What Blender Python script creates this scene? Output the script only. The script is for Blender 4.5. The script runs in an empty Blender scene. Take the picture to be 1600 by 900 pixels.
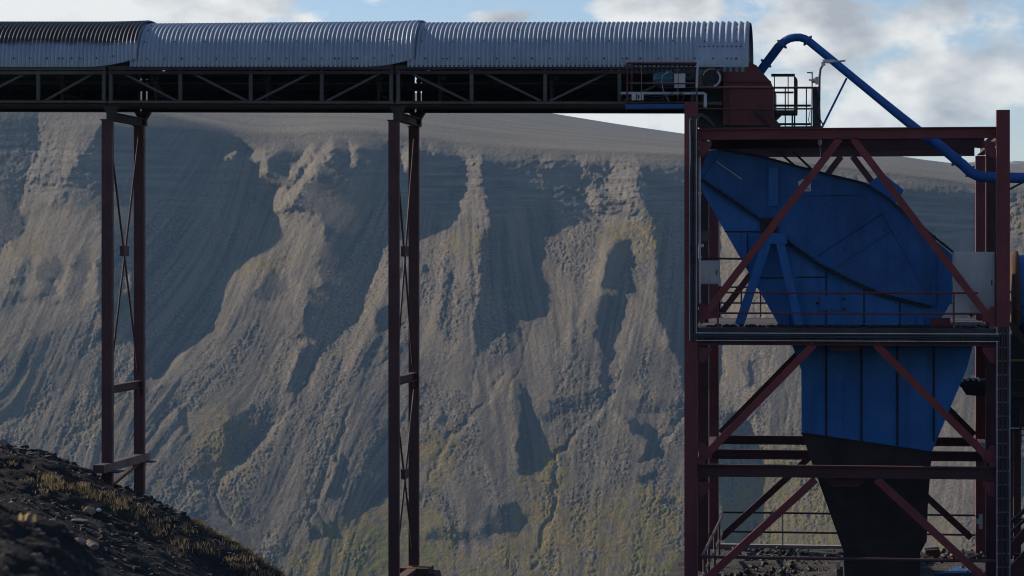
import bpy, math, random
import numpy as np
from mathutils import Vector

random.seed(7)
RNG = np.random.default_rng(11)
C = bpy.context.scene.collection
scn = bpy.context.scene
R = math.radians

# ------------------------------------------------------------------ camera
FPX = 4000.0                       # focal length in pixels of the 1600 px wide photograph
TH = math.atan(527 / FPX)          # the camera is turned this far left of the tower's depth axis
HV = 405.0                         # horizon row
CS, SN = math.cos(TH), math.sin(TH)
cam = bpy.data.cameras.new('camera')
cam.sensor_width = 36
cam.lens = 36 * FPX / 1600
cam.shift_y = -(450 - HV) / 1600
cam.clip_start = 0.5
cam.clip_end = 60000
cam.dof.use_dof = True
cam.dof.focus_distance = 78
cam.dof.aperture_fstop = 9.0
co = bpy.data.objects.new('camera', cam)
co.rotation_euler = (R(90), 0, TH)
C.objects.link(co)
scn.camera = co

# ------------------------------------------------------------------ light
SUN_EL, SUN_AZ = R(27), R(72)      # elevation; azimuth to the left of straight ahead (+Y)
sdir = Vector((-math.cos(SUN_EL) * math.sin(SUN_AZ), math.cos(SUN_EL) * math.cos(SUN_AZ), math.sin(SUN_EL)))
sl = bpy.data.lights.new('sun', 'SUN')
sl.energy = 4.7
sl.angle = R(0.5)
sl.color = (1.0, 0.875, 0.70)
so = bpy.data.objects.new('sun', sl)
so.rotation_euler = sdir.to_track_quat('Z', 'Y').to_euler()
C.objects.link(so)

scn.view_settings.view_transform = 'Standard'
scn.view_settings.look = 'None'
scn.view_settings.exposure = 0.34
scn.view_settings.gamma = 1.0
scn.cycles.filter_width = 1.1
scn.view_settings.use_curve_mapping = False

BG = 0.10
w = bpy.data.worlds.new('World')
scn.world = w
w.use_nodes = True
wn, wl = w.node_tree.nodes, w.node_tree.links
wn.clear()
out = wn.new('ShaderNodeOutputWorld')
bg = wn.new('ShaderNodeBackground')
bg.inputs['Strength'].default_value = BG
wl.new(bg.outputs[0], out.inputs[0])
sky = wn.new('ShaderNodeTexSky')
sky.sky_type = 'NISHITA'
sky.sun_disc = False
sky.sun_elevation = SUN_EL
sky.sun_rotation = -SUN_AZ
sky.altitude = 200
sky.air_density = 1.0
sky.dust_density = 0.1
sky.ozone_density = 3.0
tcw = wn.new('ShaderNodeTexCoord')

def wm(op, a, b=None, c=None, clamp=False):
    n = wn.new('ShaderNodeMath'); n.operation = op; n.use_clamp = clamp
    for i, x in enumerate((a, b, c)):
        if x is None: continue
        if isinstance(x, (int, float)): n.inputs[i].default_value = x
        else: wl.new(x, n.inputs[i])
    return n.outputs[0]

def wdot(vec):
    n = wn.new('ShaderNodeVectorMath'); n.operation = 'DOT_PRODUCT'
    wl.new(tcw.outputs['Generated'], n.inputs[0]); n.inputs[1].default_value = vec
    return n.outputs['Value']

def wnoise(scale, detail, rough, stretch, off):
    m = wn.new('ShaderNodeMapping')
    m.inputs['Scale'].default_value = stretch; m.inputs['Location'].default_value = off
    wl.new(tcw.outputs['Generated'], m.inputs[0])
    n = wn.new('ShaderNodeTexNoise')
    n.inputs['Scale'].default_value = scale; n.inputs['Detail'].default_value = detail
    n.inputs['Roughness'].default_value = rough
    wl.new(m.outputs[0], n.inputs['Vector'])
    return n.outputs['Fac']

ax = wdot((CS, SN, 0)); az = wdot((0, 0, 1))
# cloud banks that stand at fixed bearings in the sky: bearing, height, half width, half height, weight
BANKS = [(210, 10, 360, 62, 1.3), (455, 30, 90, 26, 0.8), (785, 28, 80, 24, 1.1), (1080, 18, 170, 70, 1.1), (1310, 55, 260, 75, 1.05),
         (1450, 125, 210, 85, 1.05), (1585, 60, 110, 85, 0.9), (960, 200, 210, 60, 1.3), (1330, 180, 150, 60, 0.8),
         (1500, 185, 120, 36, 0.8), (1230, 145, 70, 50, 0.8), (1180, 80, 110, 60, 0.5)]
tot = None
for (u, v, ru, rv, wt) in BANKS:
    dx = wm('MULTIPLY', wm('SUBTRACT', ax, (u - 800) / FPX), FPX / ru)
    dz = wm('MULTIPLY', wm('SUBTRACT', az, (HV - v) / FPX), FPX / rv)
    d2 = wm('ADD', wm('MULTIPLY', dx, dx), wm('MULTIPLY', dz, dz))
    g = wm('MULTIPLY', wm('POWER', 2.718, wm('MULTIPLY', d2, -1.1)), wt)
    tot = g if tot is None else wm('MAXIMUM', tot, g)
cn = wnoise(25, 10, 0.58, (1, 1, 1.7), (0.3, 0.1, 0.2))
cn2 = wnoise(28, 6, 0.5, (1, 1, 1.8), (2.3, 1.1, 0.6))
cover = wnoise(3.0, 3, 0.5, (1, 1, 2.0), (5.1, 0.4, 1.3))
ahead = wdot((-SN, CS, 0))
far_sky = wm('MULTIPLY', wm('LESS_THAN', ahead, 0.93), wm('MULTIPLY', wm('SUBTRACT', cover, 0.48), 3.0))
base = wm('ADD', tot, far_sky)
dens = wm('MULTIPLY_ADD', wm('SUBTRACT', cn, 0.5), 3.3, wm('SUBTRACT', wm('MULTIPLY', base, 1.5), 0.74))
dens = wm('MULTIPLY', dens, 1.9, None, True)
mr = wn.new('ShaderNodeMapRange'); mr.interpolation_type = 'SMOOTHSTEP'
wl.new(dens, mr.inputs[0]); mr.inputs['To Max'].default_value = 0.96
# thin cloud is white, the thick undersides of a bank are grey
shade = wm('MULTIPLY_ADD', wm('SUBTRACT', cn2, 0.5), 3.6, 0.38, True)
ramp = wn.new('ShaderNodeMixRGB')
wl.new(shade, ramp.inputs[0])
ramp.inputs[1].default_value = (0.73 / BG, 0.725 / BG, 0.70 / BG, 1)
ramp.inputs[2].default_value = (0.345 / BG, 0.36 / BG, 0.385 / BG, 1)
mixc = wn.new('ShaderNodeMixRGB')
wl.new(mr.outputs[0], mixc.inputs[0]); tint = wn.new('ShaderNodeMixRGB'); tint.blend_type = 'MULTIPLY'; tint.inputs[0].default_value = 1; tint.inputs[2].default_value = (0.94, 0.88, 0.95, 1)
wl.new(sky.outputs[0], tint.inputs[1]); wl.new(tint.outputs[0], mixc.inputs[1]); wl.new(ramp.outputs[0], mixc.inputs[2])
wl.new(mixc.outputs[0], bg.inputs[0])

# ------------------------------------------------------------------ helpers
def P(u, v, Y):
    """World point at depth Y seen at column u, row v of the photograph."""
    a, b = (u - 800) / FPX, (HV - v) / FPX
    dy = CS + a * SN
    t = Y / dy
    return Vector(((-SN + a * CS) * t, Y, b * t))

class MB:
    """Collects shapes for one mesh object."""
    def __init__(s): s.v, s.f, s.m, s.sm = [], [], [], []
    def add(s, vs, fs, mi=0, smooth=False):
        o = len(s.v)
        s.v += [tuple(x) for x in vs]
        for f in fs:
            s.f.append([o + i for i in f]); s.m.append(mi); s.sm.append(smooth)
        return s
    def box(s, a, b, mi=0):
        x0, y0, z0 = (min(a[i], b[i]) for i in range(3)); x1, y1, z1 = (max(a[i], b[i]) for i in range(3))
        vs = [(x0, y0, z0), (x1, y0, z0), (x1, y1, z0), (x0, y1, z0), (x0, y0, z1), (x1, y0, z1), (x1, y1, z1), (x0, y1, z1)]
        return s.add(vs, [(0, 3, 2, 1), (4, 5, 6, 7), (0, 1, 5, 4), (1, 2, 6, 5), (2, 3, 7, 6), (3, 0, 4, 7)], mi)
    def bar(s, p0, p1, w, h, up=(0, 0, 1), mi=0, ow=0, oh=0):
        """Rectangular bar from p0 to p1: w across, h along the 'up' side."""
        p0, p1 = Vector(p0), Vector(p1); d = (p1 - p0).normalized(); up = Vector(up)
        side = d.cross(up)
        if side.length < 1e-4: side = d.cross(Vector((0, 1, 0)))
        side.normalize(); u2 = side.cross(d).normalized()
        vs = []
        for p in (p0, p1):
            for (i, j) in ((-1, -1), (1, -1), (1, 1), (-1, 1)):
                vs.append(p + side * (i * w / 2 + ow) + u2 * (j * h / 2 + oh))
        return s.add(vs, [(0, 3, 2, 1), (4, 5, 6, 7), (0, 1, 5, 4), (1, 2, 6, 5), (2, 3, 7, 6), (3, 0, 4, 7)], mi)
    def ibeam(s, p0, p1, w, h, up=(0, 0, 1), t=0.03, mi=0):
        """Rolled H section: flanges w wide, h apart along 'up'."""
        s.bar(p0, p1, w, t, up, mi, 0, h / 2 - t / 2)
        s.bar(p0, p1, w, t, up, mi, 0, -h / 2 + t / 2)
        return s.bar(p0, p1, t * 0.8, h - 2 * t - 0.002, up, mi)
    def tube(s, pts, r, n=10, mi=0, cap=True, radii=None):
        pts = [Vector(p) for p in pts]
        rings = []; prev = None
        for i, p in enumerate(pts):
            d = (pts[min(i + 1, len(pts) - 1)] - pts[max(i - 1, 0)]).normalized()
            if prev is None:
                a = d.cross(Vector((0, 0, 1)))
                if a.length < 1e-3: a = d.cross(Vector((0, 1, 0)))
            else:
                a = prev - d * prev.dot(d)
            a.normalize(); prev = a; b = d.cross(a)
            rr = radii[i] if radii else r
            rings.append([p + (a * math.cos(2 * math.pi * k / n) + b * math.sin(2 * math.pi * k / n)) * rr for k in range(n)])
        vs = [q for rg in rings for q in rg]
        fs = [(i * n + k, i * n + (k + 1) % n, (i + 1) * n + (k + 1) % n, (i + 1) * n + k) for i in range(len(pts) - 1) for k in range(n)]
        s.add(vs, fs, mi, True)
        if cap:
            s.add(rings[0], [tuple(range(n - 1, -1, -1))], mi); s.add(rings[-1], [tuple(range(n))], mi)
        return s
    def prism(s, poly, Y0, Y1, mi=0):
        """Polygon given as (u, v) at depth Y0, pushed straight back to Y1."""
        a = [P(u, v, Y0) for (u, v) in poly]
        return s.solid(a, (0, Y1 - Y0, 0), mi)
    def solid(s, a, off, mi=0):
        off = Vector(off); n = len(a); a = [Vector(p) for p in a]
        b = [p + off for p in a]
        nrm = sum(((a[i] - a[0]).cross(a[(i + 1) % n] - a[0]) for i in range(1, n - 1)), Vector())
        if nrm.dot(off) > 0: a.reverse(); b.reverse()
        return s.add(a + b, [tuple(range(n)), tuple(range(2 * n - 1, n - 1, -1))] + [(i, n + i, n + (i + 1) % n, (i + 1) % n) for i in range(n)], mi)
    def build(s, name, mat, parent=None):
        me = bpy.data.meshes.new(name)
        me.from_pydata(s.v, [], s.f)
        mats = mat if isinstance(mat, (list, tuple)) else [mat]
        for m in mats: me.materials.append(m)
        me.polygons.foreach_set('material_index', s.m)
        me.polygons.foreach_set('use_smooth', s.sm)
        me.update()
        o = bpy.data.objects.new(name, me)
        C.objects.link(o)
        if parent:
            o.parent = parent
            # parents are Empties without rotation, or meshes at the origin
            off = parent.location.copy(); q = parent.parent
            while q: off += q.location; q = q.parent
            o.location = -off
        return o

def thing(name, label, cat, loc, group=None):
    o = bpy.data.objects.new(name, None); C.objects.link(o)
    o.location = loc; o.empty_display_size = 0.3
    return tag(o, label, cat, group)
def tag(o, label, cat, group=None):
    o['label'] = label; o['category'] = cat
    if group: o['group'] = group
    return o
def struct(o): o['kind'] = 'structure'; return o
def stuff(o): o['kind'] = 'stuff'; return o

# ------------------------------------------------------------------ materials
def newmat(name):
    m = bpy.data.materials.new(name); m.use_nodes = True
    nt = m.node_tree; return m, nt, nt.nodes['Principled BSDF']
def nz(nt, scale, detail=5, rough=0.6, stretch=None, coord='Object'):
    tc = nt.nodes.new('ShaderNodeTexCoord'); n = nt.nodes.new('ShaderNodeTexNoise')
    n.inputs['Scale'].default_value = scale; n.inputs['Detail'].default_value = detail; n.inputs['Roughness'].default_value = rough
    if stretch:
        mp = nt.nodes.new('ShaderNodeMapping'); mp.inputs['Scale'].default_value = stretch
        nt.links.new(tc.outputs[coord], mp.inputs[0]); nt.links.new(mp.outputs[0], n.inputs['Vector'])
    else: nt.links.new(tc.outputs[coord], n.inputs['Vector'])
    return n.outputs['Fac']
def rng(nt, fac, a, b, lo=0.0, hi=1.0):
    r = nt.nodes.new('ShaderNodeMapRange'); r.inputs['From Min'].default_value = a; r.inputs['From Max'].default_value = b
    r.inputs['To Min'].default_value = lo; r.inputs['To Max'].default_value = hi
    nt.links.new(fac, r.inputs[0]); return r.outputs[0]
def mix(nt, fac, c1, c2, mode='MIX'):
    n = nt.nodes.new('ShaderNodeMixRGB'); n.blend_type = mode
    for i, x in ((0, fac), (1, c1), (2, c2)):
        if isinstance(x, (int, float)): n.inputs[i].default_value = x
        elif isinstance(x, tuple): n.inputs[i].default_value = (*x, 1)
        else: nt.links.new(x, n.inputs[i])
    return n.outputs[0]
def bump(nt, bs, fac, strength, dist):
    b = nt.nodes.new('ShaderNodeBump'); b.inputs['Strength'].default_value = strength; b.inputs['Distance'].default_value = dist
    nt.links.new(fac, b.inputs['Height']); nt.links.new(b.outputs[0], bs.inputs['Normal'])

def paint(name, col, worn, rust=(0.035, 0.018, 0.012), amount=0.62, rough=0.55, scale=1.3, metallic=0.0, grime=0.0):
    """Old paint: blotches of fading, streaks that run down and specks of rust."""
    m, nt, bs = newmat(name)
    blot = rng(nt, nz(nt, scale, 6, 0.65), 0.3, 0.7)
    streak = rng(nt, nz(nt, 5.0, 5, 0.6, (1, 1, 0.12)), 0.35, 0.75)
    c = mix(nt, blot, col, worn)
    c = mix(nt, rng(nt, streak, 0.2, 1.0, 0, 0.55), c, tuple(x * 0.6 for x in col))
    if grime:
        run = rng(nt, nz(nt, 2.4, 7, 0.7, (1, 1, 0.10)), 0.50, 0.68)
        patchy = rng(nt, nz(nt, 0.5, 4, 0.6), 0.35, 0.65)
        c = mix(nt, rng(nt, run, 0, 1, 0, grime), c, tuple(x * 0.35 for x in col))
        c = mix(nt, rng(nt, patchy, 0, 1, 0, grime * 0.7), c, tuple(x * 0.55 for x in worn))
        dust = rng(nt, nz(nt, 4.0, 8, 0.75), 0.60, 0.72, 0, 0.35)
        c = mix(nt, dust, c, (0.045, 0.085, 0.13))
    spots = rng(nt, nz(nt, 9.0, 8, 0.75), amount, amount + 0.09)
    c = mix(nt, spots, c, rust)
    nt.links.new(c, bs.inputs['Base Color'])
    nt.links.new(rng(nt, blot, 0, 1, rough, rough + 0.25), bs.inputs['Roughness'])
    bs.inputs['Metallic'].default_value = metallic
    bump(nt, bs, nz(nt, 30, 4), 0.15, 0.01)
    return m

M = {}
M['red'] = paint('red_paint', (0.150, 0.021, 0.026), (0.105, 0.021, 0.026), rough=0.6)
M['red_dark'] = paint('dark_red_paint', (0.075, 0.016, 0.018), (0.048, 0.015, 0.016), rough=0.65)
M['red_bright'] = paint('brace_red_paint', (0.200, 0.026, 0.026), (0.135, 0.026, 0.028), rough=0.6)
M['trestle'] = paint('trestle_steel', (0.080, 0.020, 0.020), (0.050, 0.018, 0.018), rough=0.6)
M['chute_red'] = paint('chute_red_paint', (0.130, 0.022, 0.018), (0.085, 0.020, 0.018), rough=0.6)
M['brown'] = paint('brown_weathered_steel', (0.042, 0.024, 0.022), (0.030, 0.020, 0.020), rough=0.7)
M['olive'] = paint('olive_grey_steel', (0.090, 0.088, 0.062), (0.065, 0.058, 0.045), rough=0.7, amount=0.57)
M['grey_steel'] = paint('grey_brown_steel', (0.085, 0.078, 0.068), (0.055, 0.046, 0.042), rough=0.65, amount=0.57)
M['blue'] = paint('blue_paint', (0.002, 0.125, 0.40), (0.002, 0.095, 0.305), rust=(0.010, 0.014, 0.020), amount=0.60, rough=0.5, scale=0.7, grime=0.55)
M['blue_grimy'] = paint('grimy_blue_paint', (0.002, 0.095, 0.31), (0.003, 0.070, 0.23), rust=(0.008, 0.010, 0.014), amount=0.58, rough=0.55, scale=0.9, grime=0.65)
M['blue_pipe'] = paint('pipe_blue_paint', (0.003, 0.095, 0.36), (0.003, 0.070, 0.27), rust=(0.01, 0.03, 0.07), amount=0.62, rough=0.5, grime=0.4)
M['liner'] = paint('dark_liner_steel', (0.020, 0.010, 0.009), (0.012, 0.008, 0.009), rough=0.7, amount=0.7)
M['black'] = paint('black_steel', (0.012, 0.012, 0.014), (0.009, 0.009, 0.010), rough=0.6, amount=0.75)
M['seam'] = paint('grimy_flange', (0.008, 0.014, 0.026), (0.012, 0.011, 0.012), rough=0.8, amount=0.66)
M['dark_inside'] = paint('shade_dark_lining', (0.010, 0.009, 0.009), (0.006, 0.006, 0.006), rough=0.9, amount=0.8)  # gallery's inner shade put into the colour of floor, back wall, rear truss
M['grey_box'] = paint('grey_enamel', (0.45, 0.45, 0.44), (0.36, 0.36, 0.355), rust=(0.15, 0.13, 0.11), amount=0.68, rough=0.5)
M['white_box'] = paint('white_enamel', (0.52, 0.52, 0.50), (0.44, 0.44, 0.43), rust=(0.25, 0.22, 0.2), amount=0.68, rough=0.5)
M['galv'] = paint('galvanised_steel', (0.46, 0.47, 0.49), (0.34, 0.35, 0.37), rust=(0.16, 0.13, 0.11), amount=0.68, rough=0.4, metallic=0.6)
M['cable'] = paint('black_cable', (0.020, 0.022, 0.028), (0.014, 0.016, 0.020), rough=0.5, amount=0.8)
M['teal'] = paint('teal_motor_paint', (0.030, 0.110, 0.140), (0.022, 0.080, 0.105), rough=0.45)
M['rail_pink'] = paint('faded_red_rail', (0.075, 0.030, 0.034), (0.055, 0.026, 0.030), rough=0.5)
M['rust'] = paint('rusty_plate', (0.10, 0.045, 0.025), (0.06, 0.03, 0.02), rough=0.85, amount=0.55)
M['concrete'] = paint('old_concrete', (0.30, 0.26, 0.24), (0.20, 0.18, 0.17), rust=(0.10, 0.09, 0.08), amount=0.6, rough=0.9)
M['yellow'] = paint('dull_yellow_paint', (0.22, 0.18, 0.04), (0.16, 0.12, 0.03), rough=0.6)
M['pale_rock'] = paint('pale_rock', (0.26, 0.20, 0.15), (0.16, 0.12, 0.09), rust=(0.08, 0.06, 0.05), amount=0.58, rough=0.95, scale=5)
M['wood'] = paint('grey_timber', (0.14, 0.11, 0.085), (0.09, 0.075, 0.06), rough=0.9)

def roof_mat(name, dirty):
    """Galvanised corrugated sheet with spangle and water stains; 'dirty': soot over the upper half."""
    m, nt, bs = newmat(name)
    spangle = nz(nt, 26, 8, 0.75)
    stain = rng(nt, nz(nt, 2.2, 6, 0.65, (1, 1, 0.5)), 0.35, 0.7)
    c = mix(nt, stain, (0.34, 0.385, 0.44), (0.25, 0.295, 0.35))
    c = mix(nt, rng(nt, spangle, 0.42, 0.72, 0, 0.65), c, (0.22, 0.25, 0.29))
    rustf = rng(nt, nz(nt, 6, 8, 0.8), 0.66, 0.75, 0, 0.85)
    c = mix(nt, rustf, c, (0.05, 0.035, 0.03))
    tc = nt.nodes.new('ShaderNodeTexCoord'); sp = nt.nodes.new('ShaderNodeSeparateXYZ')
    nt.links.new(tc.outputs['Object'], sp.inputs[0])
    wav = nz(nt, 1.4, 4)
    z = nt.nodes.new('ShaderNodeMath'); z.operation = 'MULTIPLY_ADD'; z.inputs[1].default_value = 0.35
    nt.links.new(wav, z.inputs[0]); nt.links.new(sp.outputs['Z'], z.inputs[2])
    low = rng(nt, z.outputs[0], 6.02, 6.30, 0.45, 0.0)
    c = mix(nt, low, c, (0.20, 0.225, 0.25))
    if dirty:
        soot = rng(nt, z.outputs[0], 6.88, 7.06, 0.0, 0.97)
        c = mix(nt, soot, c, (0.018, 0.014, 0.014))
        inv = rng(nt, soot, 0, 1, 0.5, 0.04)
        nt.links.new(inv, bs.inputs['Metallic'])
    else: bs.inputs['Metallic'].default_value = 0.3
    nt.links.new(c, bs.inputs['Base Color'])
    nt.links.new(rng(nt, spangle, 0.3, 0.7, 0.44, 0.62), bs.inputs['Roughness'])
    return m
M['roof'] = roof_mat('galvanised_sheet', False)
M['roof_dirty'] = roof_mat('sooty_galvanised_sheet', True)

# ------------------------------------------------------------------ the mountain
# How squarely each flank of the spurs faces the sun (0 turned away, 1 full on), outlined in order, later over earlier.
FL = []
def zz(pts, ox, oy, k): return [(ox + x / k, oy + y / k) for (x, y) in pts]
def zA(b, p): FL.append((zz(p, 0, 170, 4), b))
def zB(b, p): FL.append((zz(p, 0, 395, 4), b))
def zC(b, p): FL.append((zz(p, 230, 395, 4), b))
def zD(b, p): FL.append((zz(p, 230, 620, 4), b))
def zE(b, p): FL.append((zz(p, 650, 350, 3.72), b))
def zF(b, p): FL.append((zz(p, 650, 592, 3.72), b))
def raw(b, p): FL.append((p, b))
# broad tones
zD(.42, [(-1400, -100), (1560, -300), (1560, 1200), (-1400, 1200)])
zA(.62, [(240, -100), (660, -100), (640, 140), (400, 260), (215, 300), (200, 180)])
raw(.62, [(342, 150), (720, 150), (720, 235), (600, 212), (540, 205), (372, 240)])
# far left
zA(0, [(-2400, -100), (245, -100), (235, 140), (245, 180), (215, 260), (200, 330), (160, 420), (130, 560), (115, 620), (155, 700), (150, 800), (60, 850), (0, 880), (-2400, 1000)])
zA(.85, [(240, 260), (400, 240), (510, 255), (500, 300), (440, 380), (400, 410), (290, 410), (160, 440), (180, 380), (215, 320)])
zA(.15, [(230, 430), (300, 405), (400, 410), (410, 500), (300, 490), (240, 480)])
zA(.80, [(200, 525), (400, 505), (410, 520), (380, 545), (250, 600), (160, 640), (118, 620), (140, 575)])
zA(.30, [(260, 600), (400, 545), (480, 530), (590, 540), (600, 640), (480, 640), (380, 630)])
zA(.60, [(170, 690), (380, 630), (480, 700), (560, 740), (640, 700), (640, 940), (0, 960), (0, 890), (150, 830)])
zA(.15, [(540, 740), (590, 730), (560, 880), (500, 920), (510, 830)])
zB(.75, [(0, -10), (130, -10), (160, 20), (60, 170), (0, 210)])
zB(.10, [(150, 30), (200, 40), (150, 150), (120, 230), (50, 200)])
zB(.82, [(230, 0), (270, 30), (200, 130), (230, 200), (170, 240), (130, 220), (190, 130)])
zB(.08, [(275, 30), (385, 20), (395, 130), (340, 240), (250, 270), (240, 180), (212, 130)])
zB(.82, [(390, -10), (470, 0), (410, 150), (430, 180), (380, 270), (345, 240), (400, 130)])
zB(.12, [(480, 0), (560, 10), (590, 80), (540, 200), (500, 300), (400, 290), (440, 180)])
zB(.82, [(600, 50), (640, 40), (600, 200), (560, 250), (535, 220)])
zB(.22, [(0, 230), (130, 250), (350, 290), (520, 300), (480, 340), (100, 310), (0, 400)])
zB(.68, [(-300, 600), (0, 420), (110, 310), (180, 330), (100, 480), (0, 560)])
zB(.50, [(180, 330), (440, 320), (340, 480), (100, 620), (0, 640), (90, 500)])
zB(.10, [(345, 475), (445, 335), (462, 350), (375, 475)])
zB(.28, [(-400, 900), (0, 660), (300, 500), (480, 330), (620, 300), (640, 540), (510, 640), (480, 760), (300, 960), (-100, 1100)])
zB(.66, [(640, 550), (520, 660), (500, 760), (400, 920), (560, 920), (640, 720)])
zB(.30, [(560, 700), (640, 600), (640, 900), (540, 920)])
# the big bowl and the shade right of the middle spur
raw(0, [(155, 205), (170, 140), (342, 140), (342, 176), (358, 190), (370, 212), (378, 228), (395, 240), (412, 248), (425, 240), (440, 230), (460, 229), (468, 240), (490, 226), (505, 218), (525, 222), (533, 205),
    (548, 202), (575, 203), (600, 212), (618, 236), (640, 228), (672, 224), (700, 222), (715, 236), (725, 248), (717, 275), (703, 310), (705, 330), (680, 350), (660, 360), (612, 372), (592, 388), (586, 405), (577, 442), (570, 467), (572, 477), (555, 495), (545, 507),
    (530, 522), (512, 540), (500, 560), (480, 585), (463, 615), (445, 612), (450, 590), (466, 580), (470, 570), (470, 550), (495, 532), (462, 525), (470, 515), (470, 500), (477, 475), (480, 450), (505, 442), (495, 430), (500, 395),
    (512, 375), (505, 350), (498, 332), (450, 331), (427, 336), (425, 360), (385, 395), (355, 417), (334, 447), (337, 460), (334, 480), (322, 510), (302, 522), (300, 535), (268, 547), (262, 567), (247, 587), (228, 600),
    (215, 545), (180, 530), (160, 520), (150, 470), (152, 430), (160, 380), (150, 330), (105, 310), (105, 300), (147, 303), (103, 295), (110, 265), (128, 240), (150, 215)])
raw(1.7, [(372, 238), (395, 236), (423, 239), (413, 262), (400, 290), (391, 299), (400, 268), (408, 252)])
raw(.50, [(390, 300), (408, 298), (412, 310), (396, 312)])
raw(1.7, [(484, 226), (495, 230), (480, 248), (464, 267), (452, 282), (446, 286), (453, 262), (468, 245)])
raw(1.7, [(524, 214), (519, 237), (502, 256), (490, 271), (479, 287), (464, 300), (446, 322), (426, 338), (427, 325), (449, 300), (468, 280), (479, 260), (493, 243), (506, 224)])
raw(1.7, [(416, 325), (424, 304), (450, 293), (440, 310), (423, 332)])
raw(1.7, [(545, 222), (562, 222), (557, 240), (553, 262), (544, 264), (549, 243)])
raw(1.7, [(337, 257), (345, 240), (360, 229), (372, 232), (354, 245)])
raw(1.7, [(624, 244), (640, 220), (662, 220), (642, 240), (632, 264), (626, 264)])
raw(.80, [(662, 222), (680, 222), (678, 240), (668, 232)])
raw(.55, [(195, 432), (204, 420), (206, 450), (196, 455)])
# middle spur
zC(.88, [(620, -10), (740, 30), (650, 160), (570, 330), (460, 520), (310, 660), (180, 800), (0, 890), (0, 800), (70, 770), (130, 690), (150, 610), (280, 560), (290, 510), (370, 460), (415, 340), (430, 260), (415, 210), (500, 90)])
raw(.58, [(427, 337), (450, 332), (500, 333), (511, 375), (500, 395), (460, 400), (412, 402), (386, 396), (425, 360)])
zC(.12, [(720, 130), (800, 90), (860, 170), (870, 290), (740, 310), (640, 290), (690, 200)])
zC(.33, [(570, 330), (800, 380), (870, 500), (720, 690), (480, 640), (520, 460)])
zC(.78, [(880, 180), (1060, 150), (1010, 220), (1000, 320), (960, 420), (890, 520), (870, 420), (920, 330), (870, 290)])
zC(.75, [(880, 560), (960, 600), (945, 720), (875, 850), (815, 820), (820, 720)])
zC(.05, [(950, 590), (1060, 560), (960, 700), (930, 790), (870, 870), (900, 780)])
zC(.88, [(1435, -10), (1520, -10), (1510, 150), (1500, 290), (1440, 350), (1420, 440), (1360, 600), (1270, 720), (1200, 780), (1230, 640), (1290, 430), (1370, 330), (1360, 290), (1390, 190)])
zC(.10, [(1440, 340), (1560, 300), (1560, 480), (1430, 475)])
zC(.22, [(1400, 560), (1470, 520), (1390, 720), (1335, 745)])
zC(.66, [(1250, 460), (1200, 560), (1080, 680), (920, 890), (1060, 890), (1200, 700), (1240, 600)])
zC(.26, [(1190, 600), (1150, 720), (1080, 900), (1120, 900), (1200, 740)])
# lower left slopes
zD(.20, [(500, 120), (640, 60), (790, 50), (840, 90), (700, 285), (560, 385), (430, 480), (480, 330)])
zD(.80, [(930, 20), (870, 120), (750, 290), (590, 450), (470, 575), (435, 585), (535, 450), (700, 292), (830, 120)])
zD(.55, [(250, 80), (500, 60), (480, 200), (360, 300), (260, 440), (240, 300)])
zD(.05, [(1195, 330), (1245, 380), (1235, 460), (1200, 520), (1215, 610), (1110, 630), (1150, 500), (1175, 420)])
zD(.85, [(1195, 250), (1215, 260), (1190, 400), (1120, 570), (1070, 680), (1045, 670), (1090, 560), (1160, 400)])
zD(.15, [(1130, 250), (1152, 330), (1105, 410), (1110, 330)])
zD(.20, [(1430, 160), (1560, 120), (1560, 560), (1380, 700), (1230, 730), (1260, 560), (1350, 400)])
zD(.08, [(260, 460), (365, 435), (345, 495), (280, 505)])
zD(.05, [(300, 520), (370, 585), (362, 625), (318, 580)])
zD(.12, [(375, 540), (465, 525), (420, 575)])
zD(.20, [(360, 320), (375, 300), (372, 420), (355, 430)])
zD(.25, [(170, 0), (230, 60), (255, 270), (200, 200)])
zD(.25, [(20, 120), (120, 20), (140, 60), (40, 160)])
zD(.10, [(1020, 780), (1060, 820), (1050, 880), (1010, 890)])
zD(.10, [(1120, 760), (1170, 800), (1150, 880), (1110, 860)])
# middle and right hand spurs
raw(.85, [(712, 230), (722, 226), (750, 228), (752, 275), (765, 330), (764, 357), (703, 332), (703, 310), (717, 275), (725, 248)])
zE(.66, [(30, 20), (380, 10), (400, 290), (350, 500), (350, 640), (200, 760), (30, 760)])
zE(.85, [(30, 60), (370, 60), (370, 110), (250, 160), (120, 240), (30, 330)])
zE(.45, [(160, 330), (360, 380), (350, 640), (200, 700), (100, 600)])
zE(.08, [(150, 350), (170, 310), (200, 285), (215, 330), (185, 345)])
zE(.0, [(38, 245), (72, 250), (62, 285), (36, 285)])
raw(.52, [(862, 350), (935, 330), (960, 320), (990, 320), (1015, 350), (985, 365), (960, 385), (930, 440), (890, 500), (830, 600), (760, 600), (745, 560), (800, 500), (836, 400), (833, 361)])
raw(.82, [(868, 236), (998, 238), (1000, 300), (975, 325), (935, 340), (907, 308), (897, 290), (913, 263), (890, 235)])
raw(.15, [(915, 255), (948, 248), (957, 270), (935, 293), (912, 288)])
raw(.15, [(900, 292), (916, 290), (918, 308), (903, 306)])
raw(.20, [(938, 300), (975, 318), (950, 335), (930, 330)])
raw(0, [(749, 224), (779, 226), (790, 246), (806, 232), (832, 233), (862, 270), (869, 235), (889, 233), (913, 263), (896, 290), (907, 308), (923, 320), (934, 342), (892, 353), (862, 361), (835, 362), (838, 400), (852, 433), (856, 445), (852, 452), (862, 458), (850, 470),
    (854, 482), (822, 484), (800, 490), (800, 506), (776, 517), (763, 525), (752, 545), (744, 562), (742, 500), (750, 458), (757, 428), (750, 400), (750, 375), (764, 357), (753, 275)])
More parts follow.
